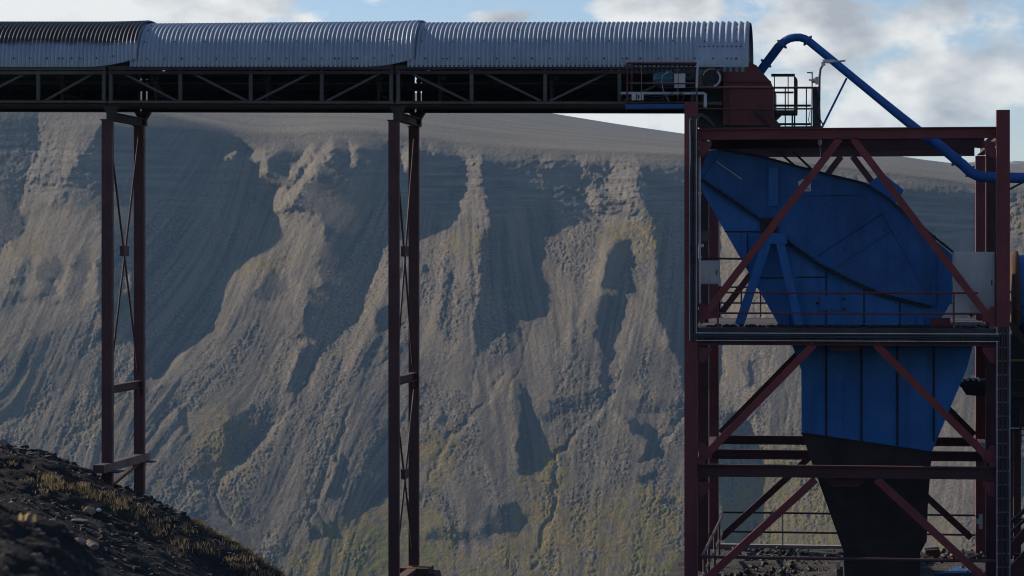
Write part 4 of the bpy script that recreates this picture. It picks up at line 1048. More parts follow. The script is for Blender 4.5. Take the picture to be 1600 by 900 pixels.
mast = thing('instrument_mast', 'thin mast with small grey instruments on the top platform', 'mast', P(1268, 200, YF + 0.5))
MB().tube([P(1269, 112, YF + 0.5), P(1268, 199, YF + 0.5)], 0.026, 8).build('pole', M['galv'], mast)
i1 = MB().tube([P(1268.5, 126, YF + 0.5), P(1279, 126, YF + 0.5)], 0.07, 10); i1.box(P(1274, 120, YF + 0.4), P(1279, 132, YF + 0.6)); i1.build('camera_unit', M['galv'], mast)
MB().tube([P(1261, 113.5, YF + 0.5), P(1269, 113.5, YF + 0.5)], 0.02, 6).build('vane', M['black'], mast)
MB().tube([P(1264, 125, YF + 0.5), P(1268, 125, YF + 0.5)], 0.025, 6).build('sensor', M['black'], mast)
MB().tube([P(1265, 192, YF + 0.5), P(1263, 188, YF + 0.5), P(1266, 172, YF + 0.5)], 0.012, 6).build('wire', M['cable'], mast)

lamp = thing('street_lamp', 'grey street lamp with curved pole on top of the tower', 'street lamp', P(1281, 200, YF + 0.15))
MB().tube([P(1281, 200, YF + 0.15), P(1280, 165, YF + 0.15), P(1280.5, 120, YF + 0.15), P(1282, 108, YF + 0.15), P(1286, 101, YF + 0.15)], 0.035, 8).build('pole', M['grey_steel'], lamp)
MB().prism([(1283, 97), (1288, 96), (1290, 101), (1284, 104)], YF + 0.05, YF + 0.25).build('bracket', M['white_box'], lamp)
MB().prism([(1285, 93), (1303, 93), (1306, 95), (1321, 93.3), (1321, 95), (1305, 96.5), (1294, 98), (1286, 97)], YF + 0.0, YF + 0.3).build('lamp_head', M['white_box'], lamp)
MB().tube([P(1278.5, 137, YF - 0.02), P(1281, 155, YF), P(1278, 180, YF), P(1283, 190, YF + 0.1), P(1287, 196, YF + 0.1)], 0.022, 6).build('cable', M['cable'], lamp)

# hanging bulb below the head beam
hl = thing('hanging_lamp', 'small pale bulkhead lamp hanging under the tower head beam', 'lamp', P(1281, 219, YF + 0.6))
hm_ = MB(); p0 = P(1281, 223, YF + 0.6)
hm_.tube([p0 + Vector((0, 0, 0.10)), p0 + Vector((0, 0, 0.06)), p0, p0 - Vector((0, 0, 0.06)), p0 - Vector((0, 0, 0.09))], 0.06, 10, 0, True, [0.03, 0.06, 0.065, 0.05, 0.02])
hm_.build('globe', M['white_box'], hl)
MB().tube([p0 + Vector((0, 0, 0.1)), p0 + Vector((0, 0, 0.2))], 0.012, 6).build('cord', M['cable'], hl)
MB().tube([p0 - Vector((0, 0, 0.09)), p0 - Vector((-0.02, 0, 0.40))], 0.008, 6).build('pull_chain', M['galv'], hl)

# ------------------------------------------------------------------ drive platform with motor
DY = 77.3
dp = thing('drive_platform', 'railed drive platform with blue edge on the gallery side', 'platform', P(1030, 170, DY))
MB().box(P(977, 160, 76.9), P(1076, 163, GY0 - 0.15)).build('deck', M['brown'], dp)
MB().box(P(977, 163.2, 76.85), P(1074, 169.5, 76.95)).build('edge_channel', M['blue_grimy'], dp)
MB().box(P(977, 163.2, 76.96), P(1074, 171, 77.05)).build('edge_backing', M['brown'], dp)
for (v, r) in ((98.5, 0.034), (130.5, 0.026)): MB().tube([P(980, v, 76.95), P(1090, v, 76.95)], r, 8).build('rail', M['rail_pink'], dp)
MB().tube([P(985, 100, GY0 - .2), P(1088, 101, GY0 - .2)], 0.03, 8).build('rail', M['black'], dp)
for u in (980, 987): MB().bar(P(u, 98, 76.95 if u == 980 else GY0 - .3), P(u, 161, 76.95 if u == 980 else GY0 - .3), 0.055, 0.055, (0, 1, 0)).build('rail_post', M['red_dark'], dp)
for u in (1002.5, 1059.5): MB().tube([P(u, 99, 76.95), P(u, 160, 76.95)], 0.012, 6).build('rail_post', M['black'], dp)
MB().tube([P(970, 146, 77.4), P(1100, 146, 77.4), P(1102, 147, 77.4), P(1102, 168, 77.4)], 0.05, 8).build('conduit', M['galv'], dp)
mo = thing('drive_motor', 'teal finned electric motor on the drive platform', 'motor', P(1037, 140, 77.6))
q0, q1 = P(1021, 124, 77.6), P(1053, 124, 77.6)
mm = MB().tube([q0, q0 + Vector((0.05, 0, 0)), q0 + Vector((0.12, 0, 0)), q1], 0.2, 16, 0, True, [0.15, 0.19, 0.195, 0.195])
for k in range(12):
    a = 2 * math.pi * k / 12; dv = Vector((0, math.cos(a), math.sin(a)))
    mm.bar(q0 + Vector((0.14, 0, 0)) + dv * 0.2, q1 + dv * 0.2, 0.02, 0.04, dv)
mm.build('stator', M['teal'], mo)
MB().box(P(1039, 110, 77.5), P(1050, 116, 77.75)).build('terminal_box', M['teal'], mo)
MB().box(P(1027, 132, 77.45), P(1049, 135.5, 77.75)).build('foot', M['black'], mo)
MB().tube([P(1044, 113, 77.45), P(1035, 118, 77.4), P(1034, 128, 77.4), P(1036, 140, 77.4), P(1045, 158, 77.4)], 0.014, 6).build('cable', M['galv'], mo)
MB().box(P(1027, 136, 77.4), P(1090, 139, 77.85)).build('base_frame', M['black'], mo)
gb = thing('coupling_guard', 'pale grey coupling guard box beside the teal motor', 'guard', P(1062, 139, 77.6))
MB().box(P(1053.5, 115, 77.35), P(1072, 139, 77.85)).build('cover', M['grey_box'], gb)
MB().tube([P(1072, 123, 77.6), P(1086, 123, 77.6)], 0.09, 12).build('shaft', M['black'], gb)
gr = thing('gearbox', 'round grey gearbox housing at the end of the drive shaft', 'gearbox', P(1110, 136, 77.5))
g0 = P(1112, 122, 77.35)
gm_ = MB().tube([g0, g0 + Vector((0, 0.10, 0)), g0 + Vector((0, 0.42, 0))], 0.28, 24, 0, True, [0.27, 0.30, 0.30]); gm_.build('housing', M['black'], gr)
rm = MB()
n = 28
for k in range(n):
    a0, a1 = R(-75) + R(125) * k / n, R(-75) + R(125) * (k + 1) / n
    rm.bar(g0 + Vector((math.cos(a0) * 0.255, -0.03, math.sin(a0) * 0.255)), g0 + Vector((math.cos(a1) * 0.255, -0.03, math.sin(a1) * 0.255)), 0.05, 0.07, (0, 1, 0))
rm.build('rim_arc', M['grey_box'], gr)  # pale arc along the right of the round housing only
MB().tube([g0 + Vector((0, -0.06, 0)), g0 + Vector((0, 0.02, 0))], 0.10, 16).build('hub', M['black'], gr)
MB().prism([(1086, 112), (1104, 108), (1108, 122), (1100, 134), (1086, 134)], 77.45, 77.75).build('side_case', M['grey_steel'], gr)
jb = thing('junction_box', 'pair of white switch boxes on the drive platform railing', 'switch box', P(996, 157, 77.2))
MB().box(P(987, 145, 77.15), P(994, 157, 77.3)).build('box_body', M['white_box'], jb)
MB().box(P(995, 145, 77.12), P(1006, 157, 77.3)).build('box_body', M['white_box'], jb)
MB().box(P(996.5, 148, 77.08), P(999, 154, 77.118)).build('switch_handle', M['black'], jb)
for (a, b, c_) in (((1005, 152), (1030, 156), (1056, 141)), ((1006, 149), (1040, 150), (1068, 145)), ((1060, 141), (1070, 150), (1062, 160))):
    MB().tube([P(*a, 77.2), P((a[0] + b[0]) / 2, (a[1] + b[1]) / 2 + 1.5, 77.2), P(*b, 77.2), P((c_[0] + b[0]) / 2, (c_[1] + b[1]) / 2 + 1.5, 77.2), P(*c_, 77.2)], 0.012, 6).build('cable', M['cable'], jb)

# ------------------------------------------------------------------ cables and trays on the tower
def tray(name, label, p0, p1, width, up, ncab, rung, group=None):
    """Ladder tray from p0 to p1 with cables lying in it; 'up' points out of the tray."""
    p0, p1, up = Vector(p0), Vector(p1), Vector(up)
    d = (p1 - p0); L = d.length; d.normalize(); s = d.cross(up).normalized()
    t = thing(name, label, 'cable tray', p0, group)
    n = int(L / rung); r_ = MB()
    for k in (-1, 1): r_.bar(p0 + s * k * width / 2, p1 + s * k * width / 2, 0.025, 0.07, up)
    for i in range(n):
        q_ = p0 + d * (i + 0.5) * rung; r_.bar(q_ - s * width / 2, q_ + s * width / 2, 0.03, 0.03, up)
    r_.build('ladder_frame', M['galv'], t)
    for i in range(ncab):
        off = (i + 0.5) / ncab - 0.5; q_ = []
        for k in range(13): q_.append(p0 + d * L * k / 12 + s * (width * 0.86 * off + random.uniform(-0.012, 0.012)) + up * (0.05 + random.uniform(0, 0.012)))
        MB().tube(q_, random.choice((0.018, 0.024, 0.030)), 8).build('cable', M['cable'], t)
    return t
TG = 'cable trays on the tower'
tray('cable_tray', 'horizontal cable tray along the edge of the hopper deck', (XL + 0.15, YF - 0.28, Zdeck - 0.27), (XR - 0.1, YF - 0.28, Zdeck - 0.27), 0.22, (0, -1, 0), 4, 0.42, TG)
tray('cable_tray', 'vertical cable tray down the lower right tower column', (XR + 0.0, YF - 0.26, Zdeck + 0.05), (XR + 0.0, YF - 0.26, ZPAD), 0.37, (0, -1, 0), 4, 0.40, TG)
tray('cable_tray', 'vertical cable tray up the upper left tower column', (px(1083.5), YF - 0.26, Zdeck - 0.4), (px(1083.5), YF - 0.26, tz(185)), 0.20, (0, -1, 0), 3, 0.3, TG)
cb = MB(); 
for k in range(4):
    r_ = 0.20 + 0.06 * k
    pts_ = [P(1079.5 + k * 2.2, 205, YF - 0.3)]
    for a in range(0, 7): pts_.append(P(1096 - (16.5 - 2.2 * k) * math.cos(R(a * 15)), 187 - (9 - k) * 1.0 * math.sin(R(a * 15)) - 0 * k, YF - 0.3 + 0.05 * a))
    pts_.append(P(1106, 184 + k * 2, YF + 0.3)); pts_.append(P(1116, 198, YF + 0.5))
    cb.tube(pts_, 0.03, 8)
tag(cb.build('cable_bundle', M['cable']), 'bundle of black cables bending over at the tower head', 'cables')
cpost = thing('rail_stanchion', 'tall pale stanchion rising past the drive platform railing', 'post', P(1089, 205, YF - 0.1))
MB().bar(P(1090.5, 94, YF - 0.1), P(1088.5, 137, YF - 0.1), 0.06, 0.06, (0, 1, 0)).build('upper_tube', M['galv'], cpost)
MB().bar(P(1088.5, 137, YF - 0.1), P(1089.5, 200, YF - 0.1), 0.06, 0.06, (0, 1, 0)).build('lower_tube', M['grey_steel'], cpost)
dpipe = thing('down_pipe', 'thin pale pipe running down beside the upper left tower column', 'pipe', P(1093, 520, YF + 0.25))
MB().tube([P(1093.5, 200, YF + 0.3), P(1093.5, 380, YF + 0.3), P(1094, 508, YF + 0.3)], 0.03, 8).build('tube', M['galv'], dpipe)
for v in (300, 400, 480): MB().tube([P(1093.5, v, YF + 0.3), P(1093.5, v + 4, YF + 0.3)], 0.05, 8).build('clip', M['galv'], dpipe)

# cabinets on the deck
def cabinet(label, u0, v0, u1, v1, Y, depth, mat, group):
    t = thing('control_cabinet', label, 'cabinet', P((u0 + u1) / 2, v1, Y), group)
    a, b = P(u0, v0, Y), P(u1, v1, Y)
    MB().box((a.x, Y, b.z), (b.x, Y + depth, a.z)).build('casing', mat, t)
    g = 0.03
    d = MB().box((a.x + g, Y - 0.025, b.z + g), (b.x - g, Y - 0.002, a.z - g)).build('door', mat, t)
    MB().box((b.x - 0.10, Y - 0.05, (a.z + b.z) / 2 - 0.07), (b.x - 0.07, Y - 0.0255, (a.z + b.z) / 2 + 0.07)).build('handle', M['black'], d)
    return t
CG = 'grey cabinets on the tower'
cabinet('pale grey cabinet mounted high beside the left tower column', 1092.5, 407, 1124.5, 444, YF + 0.45, 0.35, M['grey_box'], CG)
cabinet('large grey cabinet standing on deck beside the right tower column', 1489.5, 393.5, 1554, 490, YF + 0.35, 0.5, M['grey_box'], CG)
lp_ = thing('wall_lamp', 'grey floodlight fixed above the left cabinet', 'lamp', P(1098, 400, YF + 0.6))
MB().box(P(1091, 361, YF + 0.45), P(1109, 376, YF + 0.75)).build('casing', M['grey_steel'], lp_)
MB().box(P(1090.5, 381, YF + 0.5), P(1099.5, 386, YF + 0.7)).build('bracket', M['white_box'], lp_)
MB().tube([P(1093, 386, YF + 0.6), P(1093, 403, YF + 0.6)], 0.045, 8).build('stem', M['galv'], lp_)
MB().tube([P(1090, 403.5, YF + 0.4), P(1160, 404.5, YF + 0.4)], 0.03, 8).build('arm', M['black'], lp_)

# stray coal on the deck, with bright broken sheet beside the left column
dk = MB()
for i in range(320):
    u = random.uniform(1100, 1545); Yq = random.uniform(YF, YF + 1.2); p = Vector((px(u), Yq, Zdeck)); r = random.uniform(0.015, 0.06)
    dk.tube([p - Vector((r, 0, -r * .6)), p + Vector((0, 0, r * .6)), p + Vector((r, random.uniform(-r, r), r * .6))], r, 5, 0, True, [r * 0.4, r * 0.8, r * 0.5])
for i in range(60):
    s_ = random.random() * (len(tp) - 1.01); k = int(s_); f = s_ - k
    p = P(tp[k][0] * (1 - f) + tp[k + 1][0] * f, tp[k][1] * (1 - f) + tp[k + 1][1] * f, HY0 + random.uniform(0.0, 0.5)); r = random.uniform(0.02, 0.06)
    dk.tube([p - Vector((r, 0, 0)), p, p + Vector((r, 0, 0.01))], r, 6, 0, True, [r * 0.4, r, r * 0.5])
stuff(dk.build('coal_spill', M['black']))

# ------------------------------------------------------------------ pad under the tower
pm, nt, bs = newmat('gravel_pad')
g2 = nz(nt, 7, 6, 0.8); g3 = rng(nt, nz(nt, 0.7, 5), 0.35, 0.65)
c = mix(nt, g3, (0.020, 0.019, 0.019), (0.060, 0.052, 0.046)); c = mix(nt, rng(nt, g2, 0.55, 0.68), c, (0.15, 0.125, 0.105)); c = mix(nt, rng(nt, g2, 0.46, 0.36), c, (0.010, 0.010, 0.011))
nt.links.new(c, bs.inputs['Base Color']); bs.inputs['Roughness'].default_value = 0.95
bump(nt, bs, g2, 1.0, 0.08)
pad_ = MB().box((XL - 1.2, YF - 6, ZPAD - 3.2), (XR + 22, YR + 0.9, ZPAD - 0.25)).build('ground', pm); struct(pad_)
MBg = MB(); 
sheet('ground', np.arange(XL - 0.9, XR + 12, 0.10), np.arange(YF - 2, YR + 0.6, 0.12), lambda x, y: ZPAD - 0.10 + 0.16 * fbm(x * 0.8, y * 0.8, 5, 101) + 0.10 * np.exp(-((y - 84.5) / 1.2) ** 2), pm)
kerb = MB().box((XL + 0.1, YR + 0.35, ZPAD - 0.3), (px(1362), YR + 0.62, ZPAD + 0.06)).build('kerb', M['concrete']); tag(kerb, 'pale concrete kerb along the back of the tower pad', 'kerb')
stn = MB()
for i in range(1500):
    x = random.uniform(XL, XR + 3); y = random.uniform(80.5, YR + 0.3); r = random.choice((0.02, 0.03, 0.03, 0.05, 0.08)) * random.uniform(0.7, 1.3)
    p = Vector((x, y, ZPAD - 0.06 + 0.05 * math.sin(x * 2))); a = random.uniform(0, 6.28); d = Vector((math.cos(a), math.sin(a), random.uniform(-0.2, 0.2)))
    stn.tube([p - d * r, p - d * r * 0.2 + Vector((0, 0, r * 0.3)), p + d * r * 0.9], r, 5, random.choice((0, 0, 0, 1)), True, [r * 0.5, r, r * 0.45])
stuff(stn.build('gravel', [M['black'], M['grey_steel']]))

# scrap, barrel and boxes on the pad
sc = thing('scrap_pile', 'pile of rusty scrap plates and offcuts at the tower foot', 'scrap pile', P(1490, 884, 86.5))
MB().prism([(1446, 860), (1468, 858), (1470, 866), (1447, 867)], 86.2, 86.9).build('plate', M['rust'], sc)
MB().bar(P(1443, 870, 86.4), P(1485, 866, 86.4), 0.3, 0.05).build('plank', M['rust'], sc)
MB().bar(P(1505, 874, 86), P(1535, 866, 86), 0.3, 0.06).build('plank', M['rust'], sc)
MB().bar(P(1471, 868, 86.2), P(1476, 858, 86.6), 0.1, 0.06).build('bracket', M['rust'], sc)
for i in range(14):
    p = P(random.uniform(1455, 1520), random.uniform(866, 876), random.uniform(85.5, 87)); d = Vector((random.uniform(-1, 1), random.uniform(-1, 1), random.uniform(-0.4, 0.4))).normalized()
    MB().bar(p - d * 0.1, p + d * 0.1, random.uniform(0.06, 0.16), random.uniform(0.03, 0.1)).build('offcut', random.choice((M['rust'], M['pale_rock'], M['rust'])), sc)
bb = thing('skip', 'blue steel skip half hidden at the bottom right of the tower', 'skip', P(1495, 930, 83))
MB().solid([P(1446, 904, 82.6), P(1462, 898, 82.6), P(1500, 895, 82.6), P(1540, 897, 82.6), P(1545, 935, 82.6), P(1452, 935, 82.6)], (0, 1.8, 0)).build('tub', M['blue_grimy'], bb)
MB().bar(P(1460, 897.5, 82.5), P(1541, 896, 82.5), 0.12, 0.08).build('rim', M['blue_grimy'], bb)
for (u, v, lab) in ((1311, 885, 'grey bracket post at the left of the outlet foot'), (1430, 884, 'grey bracket post at the right of the outlet foot')):
    b_ = thing('bracket_post', lab, 'post', P(u, 935, 78.6), 'bracket posts by the outlet')
    MB().box(P(u - 3, v, 78.4), P(u + 6, 935, 78.7)).build('post', M['grey_steel'], b_)
    MB().box(P(u - 4, v - 7, 78.35), P(u + 2, v + 4, 78.39)).build('plate', M['grey_box'], b_)
ibx = thing('meter_box', 'small pale meter box on the middle right column', 'meter box', P(1531, 826, YM - 0.4))
MB().box(P(1530, 804, YM - 0.35), P(1535, 826, YM - 0.25)).build('casing', M['grey_box'], ibx); MB().box(P(1526, 811, YM - 0.4), P(1530, 818, YM - 0.3)).build('casing', M['grey_box'], ibx)
MB().tube([P(1533, 826, YM - 0.3), P(1535, 845, YM - 0.3)], 0.015, 6).build('cable', M['cable'], ibx)

# ------------------------------------------------------------------ machinery right of the tower
dr = thing('rotary_drum', 'blue drum with brown end ring at the right edge', 'drum', P(1590, 520, 84.5))
d0 = P(1578, 458, 84.5)
MB().tube([d0, d0 + Vector((0.05, 0, 0)), d0 + Vector((0.24, 0, 0)), d0 + Vector((0.26, 0, 0))], 1.35, 40, 0, True, [1.3, 1.38, 1.38, 1.3]).build('end_ring', M['rust'], dr)
MB().tube([d0 + Vector((0.27, 0, 0)), d0 + Vector((5, 0, 0))], 1.24, 40).build('shell', M['blue'], dr)
rc = thing('reject_conveyor', 'dark conveyor trough under the drum at the right edge', 'conveyor', P(1560, 622, 83.6))
MB().prism([(1499, 599), (1512, 592), (1535, 594), (1558, 594), (1558, 622), (1510, 617)], 83.2, 84.4).build('trough', M['black'], rc)
for u, v in ((1503, 595), (1512, 593), (1521, 593), (1530, 594)):
    p = P(u, v, 83.15); MB().tube([p, p + Vector((0, 1.1, 0))], 0.05, 10).build('roller', M['galv'], rc)
MB().prism([(1500, 599), (1560, 597), (1560, 602), (1500, 605)], 83.1, 83.18).build('side_plate', M['brown'], rc)
sh = thing('drive_house', 'dark steel drive house below the drum at the right edge', 'machine', P(1620, 668, 85))
MB().box(P(1577, 520, 85), P(1720, 664, 88)).build('casing', M['black'], sh)
MB().bar(P(1570, 563, 84.8), P(1720, 562, 84.8), 0.08, 0.07).build('pipe_run', M['yellow'], sh)
MB().bar(P(1570, 594, 84.8), P(1720, 594, 84.8), 0.08, 0.05).build('pipe_run', M['brown'], sh)
MB().bar(P(1570, 617, 84.7), P(1720, 618, 84.7), 0.2, 0.14).build('ledge', M['brown'], sh)
MB().bar(P(1594.5, 640, 84.8), P(1594.5, 692, 84.8), 0.07, 0.07, (0, 1, 0)).build('hanger', M['red_dark'], sh)
MB().bar(P(1574, 669, 84.8), P(1720, 669, 84.8), 0.05, 0.04).build('rail', M['galv'], sh)
MB().bar(P(1574, 680, 84.8), P(1720, 680.5, 84.8), 0.05, 0.03).build('rail', M['black'], sh)
for (u, Y) in ((1590, 85.3), (1710, 85.3), (1590, 87.7), (1710, 87.7)):
    MB().bar((P(u, 0, 85).x, Y, ZPAD - 0.4), (P(u, 0, 85).x, Y, P(1600, 664, 85).z), 0.24, 0.24, (0, 1, 0)).build('leg', M['red_dark'], sh)
for u in (1606, 1690):
    MB().prism([(u - 6, 521), (u + 6, 521), (u + 6, 505), (u - 6, 505)], 83.6, 86.2).build('cradle', M['black'], dr)
for u in (1620, 1760, 1900, 2060):
    x = P(u, 0, 78.5).x; MB().bar((x, 78.5, ZPAD - 0.6), (x, 78.5, P(u, 282, 78.5).z - 0.12), 0.16, 0.16, (0, 1, 0)).build('stand', M['red_dark'], pipe)
stairs = thing('stairway', 'steep steel stair rising past the right edge of the tower', 'stairs', P(1578, 860, 80))
for k, dv in enumerate((0, 16)):
    MB().tube([P(1577, 454 + dv, 79.5), P(1660, 548 + dv, 79.5)], 0.02, 8).build('handrail', M['brown'], stairs)
MB().bar(P(1577, 505, 79.6), P(1660, 605, 79.6), 0.06, 0.2).build('stringer', M['brown'], stairs)
ls = thing('lower_conveyor', 'dark sloping conveyor legs at the bottom right corner', 'conveyor', P(1590, 900, 82))
for (a, b, w_) in (((1570, 868), (1660, 770), 0.28), ((1570, 825), (1660, 745), 0.10), ((1570, 840), (1660, 760), 0.08), ((1570, 912), (1660, 815), 0.5)):
    MB().bar(P(*a, 82), P(*b, 82), 0.3, w_, (0, 0, 1)).build('stringer', M['red_dark'] if w_ > 0.2 else M['black'], ls)
for v in (811, 841, 866): MB().tube([P(1570, v, 83), P(1720, v, 83)], 0.03, 8).build('rail', M['black'], ls)

# ------------------------------------------------------------------ the bank: rail pipe, rocks, stones, grass
pr = thing('fallen_pipe', 'thin rusty pipe lying down the top of the dark bank', 'pipe', P(70, 722, 79))
MB().tube([P(-40, 694, 76.8), P(0, 703.5, 76.8), P(70, 720, 76.8), P(146, 737, 77.0)], 0.06, 8).build('tube', M['rail_pink'], pr)
def rock(label, u, v, Y, r, mat, seed, group='rocks on the bank', sit=True, flat=0.65):
    import bmesh
    bm = bmesh.new(); bmesh.ops.create_icosphere(bm, subdivisions=3, radius=1)
    rr = random.Random(seed); offs = [Vector((rr.uniform(-1, 1), rr.uniform(-1, 1), rr.uniform(-1, 1))).normalized() for _ in range(9)]
    cut = [rr.uniform(0.55, 0.9) for _ in offs]
    for vv in bm.verts:
        for o, c_ in zip(offs, cut):
            d = vv.co.dot(o)
            if d > c_: vv.co -= o * (d - c_)
        vv.co *= 1 + 0.05 * math.sin(vv.co.x * 9 + seed) * math.sin(vv.co.z * 8)
        vv.co.x *= r * rr.uniform(0.99, 1.01); vv.co.y *= r * 0.8; vv.co.z *= r * flat
    me = bpy.data.meshes.new('rock'); bm.to_mesh(me); bm.free()
    me.materials.append(mat)
    o = bpy.data.objects.new('rock', me); C.objects.link(o); o.location = P(u, v, Y); o.rotation_euler = (0, 0, seed)
    if sit: o.location.z = float(bank_z(o.location.x, Y)) + r * flat * 0.45
    tag(o, label, 'rock', group); return o
def find_Y(u, v):
    """Depth at which the bank is seen at (u, v)."""
    Ys = np.arange(50, 79.5, 0.1); a = (u - 800) / FPX; t = Ys / (CS + a * SN)
    return float(Ys[np.argmin(np.abs(bank_z((-SN + a * CS) * t, Ys) - (HV - v) / FPX * t))])
rock('rounded brown boulder halfway up the bank below the left trestle', 138, 800, find_Y(138, 803), 0.27, M['pale_rock'], 1)
rock('pale flat rock in the shaded track at the bank foot, beside its twin', 143, 853, find_Y(143, 856), 0.24, M['pale_rock'], 2)
rock('smaller pale rock left of the flat one in the track', 124, 848, find_Y(124, 851), 0.19, M['pale_rock'], 3)
rock('small white stone on the dark slope under the trestle base', 154, 797, find_Y(154, 799), 0.09, M['white_box'], 4)
rock('pale angular rock on the skyline of the bank at the far left', 4, 694, 78.6, 0.22, M['pale_rock'], 5)
rock('flat brown slab capping the bank rim right of the trestle', 272, 803, find_Y(272, 806), 0.25, M['pale_rock'], 6, flat=0.35)
rock('low grey slab left of the boulder on the dark slope', 122, 817, find_Y(122, 819), 0.30, M['grey_steel'], 7, flat=0.4)

def boundY(): return None
rs = MB()
import itertools
cube_like = [(-1, -1, -1), (1, -1, -1), (1, 1, -1), (-1, 1, -1), (-0.6, -0.6, 0.8), (0.7, -0.5, 0.7), (0.5, 0.7, 0.9), (-0.7, 0.5, 0.6)]
cf = [(0, 3, 2, 1), (4, 5, 6, 7), (0, 1, 5, 4), (1, 2, 6, 5), (2, 3, 7, 6), (3, 0, 4, 7)]
for i in range(3200):
    y = random.uniform(60, 79.8) if i % 3 else random.uniform(77.8, 79.9)
    x = random.uniform(P(-40, 0, y).x, P(470, 0, y).x)
    z = float(bank_z(x, y)); r = random.choice((0.015, 0.02, 0.025, 0.03, 0.045, 0.075)) * random.uniform(0.6, 1.4)
    if i % 3 == 0: r *= 1.5
    a = random.uniform(0, 6.28); ca, sa = math.cos(a), math.sin(a); k = random.uniform(0.5, 0.9)
    vv = []
    for (cx, cy, cz) in cube_like:
        cx += random.uniform(-.3, .3); cy += random.uniform(-.3, .3); cz += random.uniform(-.3, .3)
        vv.append((x + r * (cx * ca - cy * sa), y + r * (cx * sa + cy * ca), z + r * (cz * k + 0.25)))
    rs.add(vv, cf, random.choices((0, 1, 2), (0.84, 0.13, 0.03))[0])
sm, nt, bs = newmat('dark_stone')
nt.links.new(mix(nt, rng(nt, nz(nt, 3, 4), 0.35, 0.65), (0.014, 0.013, 0.014), (0.030, 0.026, 0.024)), bs.inputs['Base Color']); bs.inputs['Roughness'].default_value = 0.9
sm2, nt, bs = newmat('brown_stone')
nt.links.new(mix(nt, rng(nt, nz(nt, 3, 4), 0.35, 0.65), (0.060, 0.048, 0.040), (0.12, 0.09, 0.07)), bs.inputs['Base Color']); bs.inputs['Roughness'].default_value = 0.9
stuff(rs.build('stones', [sm, sm2, M['pale_rock']]))

def grass_mat(name, ca, cb_):
    m, nt, bs = newmat(name)
    col = mix(nt, rng(nt, nz(nt, 1.6, 3), 0.35, 0.65), ca, cb_)
    nt.links.new(col, bs.inputs['Base Color']); bs.inputs['Roughness'].default_value = 0.8
    tr = nt.nodes.new('ShaderNodeBsdfTranslucent'); nt.links.new(col, tr.inputs[0])
    mx_ = nt.nodes.new('ShaderNodeMixShader'); mx_.inputs[0].default_value = 0.45
    nt.links.new(bs.outputs[0], mx_.inputs[1]); nt.links.new(tr.outputs[0], mx_.inputs[2])
    nt.links.new(mx_.outputs[0], nt.nodes['Material Output'].inputs['Surface'])
    return m
GM = [grass_mat('dry_grass', (0.40, 0.30, 0.16), (0.25, 0.18, 0.095)), grass_mat('olive_grass', (0.14, 0.12, 0.035), (0.10, 0.085, 0.03))]
def tuft(mb, x, y, z, n, h, spread, mi):
    for _ in range(n):
        a = random.uniform(0, 6.28); rr = spread * random.random() ** 0.5; bx, by = x + rr * math.cos(a), y + rr * math.sin(a)
        hh = h * random.uniform(0.5, 1.15); lean = random.uniform(0.1, 1.3) * hh; la = random.uniform(0, 6.28); w_ = random.uniform(0.004, 0.008)
        tx, ty = bx + lean * math.cos(la), by + lean * math.sin(la); mxx, my = bx + 0.35 * lean * math.cos(la), by + 0.35 * lean * math.sin(la)
        px_, py_ = -math.sin(la) * w_, math.cos(la) * w_
        if random.random() < 0.5: px_, py_ = w_, 0
        mb.add([(bx - px_, by - py_, z - 0.03), (bx + px_, by + py_, z - 0.03), (mxx + px_ * .8, my + py_ * .8, z + hh * 0.6), (mxx - px_ * .8, my - py_ * .8, z + hh * 0.6), (tx, ty, z + hh)], [(0, 1, 2, 3), (3, 2, 4)], mi)
gb_ = MB()
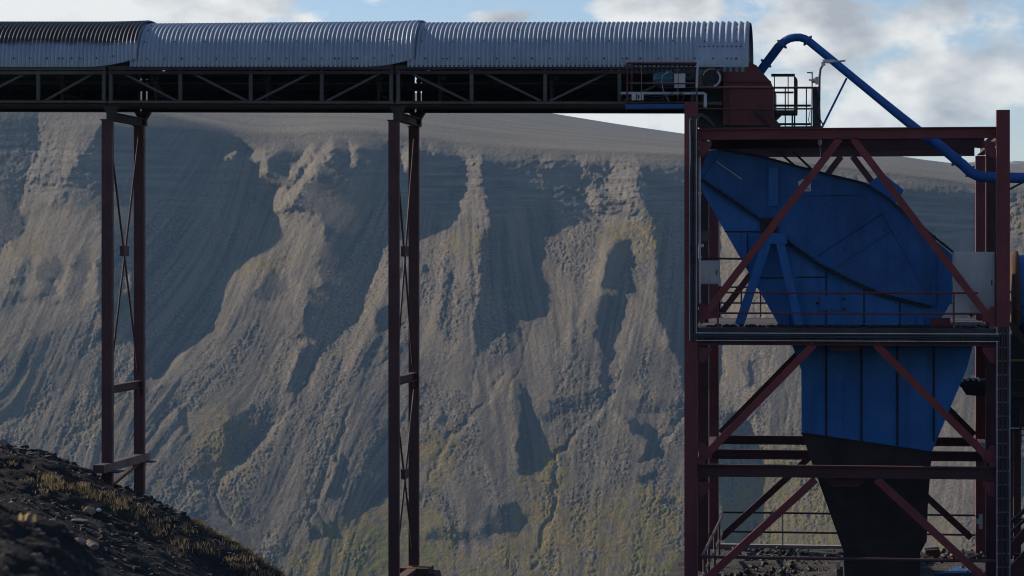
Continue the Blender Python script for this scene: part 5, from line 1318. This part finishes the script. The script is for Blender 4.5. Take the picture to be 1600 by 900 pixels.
# the grassy rim lies along a belt of the photograph; each spot is put where the bank is seen there
belt = [(60, 752, 18), (100, 758, 16), (150, 775, 14), (190, 795, 22), (230, 812, 24), (270, 836, 26), (320, 862, 24), (370, 880, 20), (415, 893, 14), (20, 722, 14)]
for i in range(300):
    k = random.randrange(len(belt) - 2) if random.random() < 0.95 else len(belt) - 1
    f = random.random(); b0_, b1_ = belt[k], belt[min(k + 1, len(belt) - 2)] if k < len(belt) - 1 else belt[k]
    u = b0_[0] * (1 - f) + b1_[0] * f + random.gauss(0, 8); v = b0_[1] * (1 - f) + b1_[1] * f + random.gauss(0, b0_[2] * 0.45)
    Yq = find_Y(u, v)
    if Yq < 60 or float(fbm(np.array(u / 22.0), np.array(v / 9.0), 3, 140)) + 0.05 < random.uniform(-0.25, 0.25): continue
    p = P(u, v, Yq); tuft(gb_, p.x, Yq, float(bank_z(p.x, Yq)), random.randint(8, 24), random.uniform(0.05, 0.19), random.uniform(0.12, 0.5), random.choices((0, 1), (0.85, 0.15))[0])
for i in range(130):
    y = random.uniform(78.6, 79.6); u = random.uniform(300, 445); x = P(u, 0, y).x
    tuft(gb_, x, y, float(bank_z(x, y)), random.randint(8, 20), random.uniform(0.12, 0.30), 0.2, random.choices((0, 1), (0.4, 0.6))[0])
stuff(gb_.build('grass', GM))
ng = MB(); ns = MB()
for i in range(700):
    y = random.uniform(5, 8.4); x = random.uniform(P(-20, 0, y).x, P(200, 0, y).x); z = float(mound_z(np.array(x), np.array(y)))
    r = random.choice((0.003, 0.004, 0.006, 0.009, 0.013)) * random.uniform(0.7, 1.4)
    vv = [(x + r * (a + random.uniform(-.3, .3)), y + r * (b + random.uniform(-.3, .3)), z + r * (c_ * 0.7 + 0.2)) for (a, b, c_) in cube_like]
    ns.add(vv, cf, random.choices((0, 1, 2), (0.74, 0.22, 0.04))[0])
for i in range(2):
    y = random.uniform(6.5, 8.2); x = random.uniform(P(-20, 0, y).x, P(130, 0, y).x)
    tuft(ng, x, y, float(mound_z(np.array(x), np.array(y))), 8, 0.025, 0.03, 0)
stuff(ns.build('stones', [sm, sm2, M['pale_rock']])); stuff(ng.build('grass', GM))

# ------------------------------------------------------------------ the air: one closed box of thin, even haze with the sky outside it
hzm = bpy.data.materials.new('haze_air'); hzm.use_nodes = True
hn = hzm.node_tree.nodes; hn.clear()
ho = hn.new('ShaderNodeOutputMaterial'); hv = hn.new('ShaderNodeVolumePrincipled')
hv.inputs['Color'].default_value = (0.28, 0.58, 0.95, 1); hv.inputs['Density'].default_value = 0.000042; hv.inputs['Anisotropy'].default_value = 0.2
hzm.node_tree.links.new(hv.outputs[0], ho.inputs['Volume'])
stuff(MB().box((-3600, -600, -1200), (3600, 6900, 345)).build('haze', hzm))
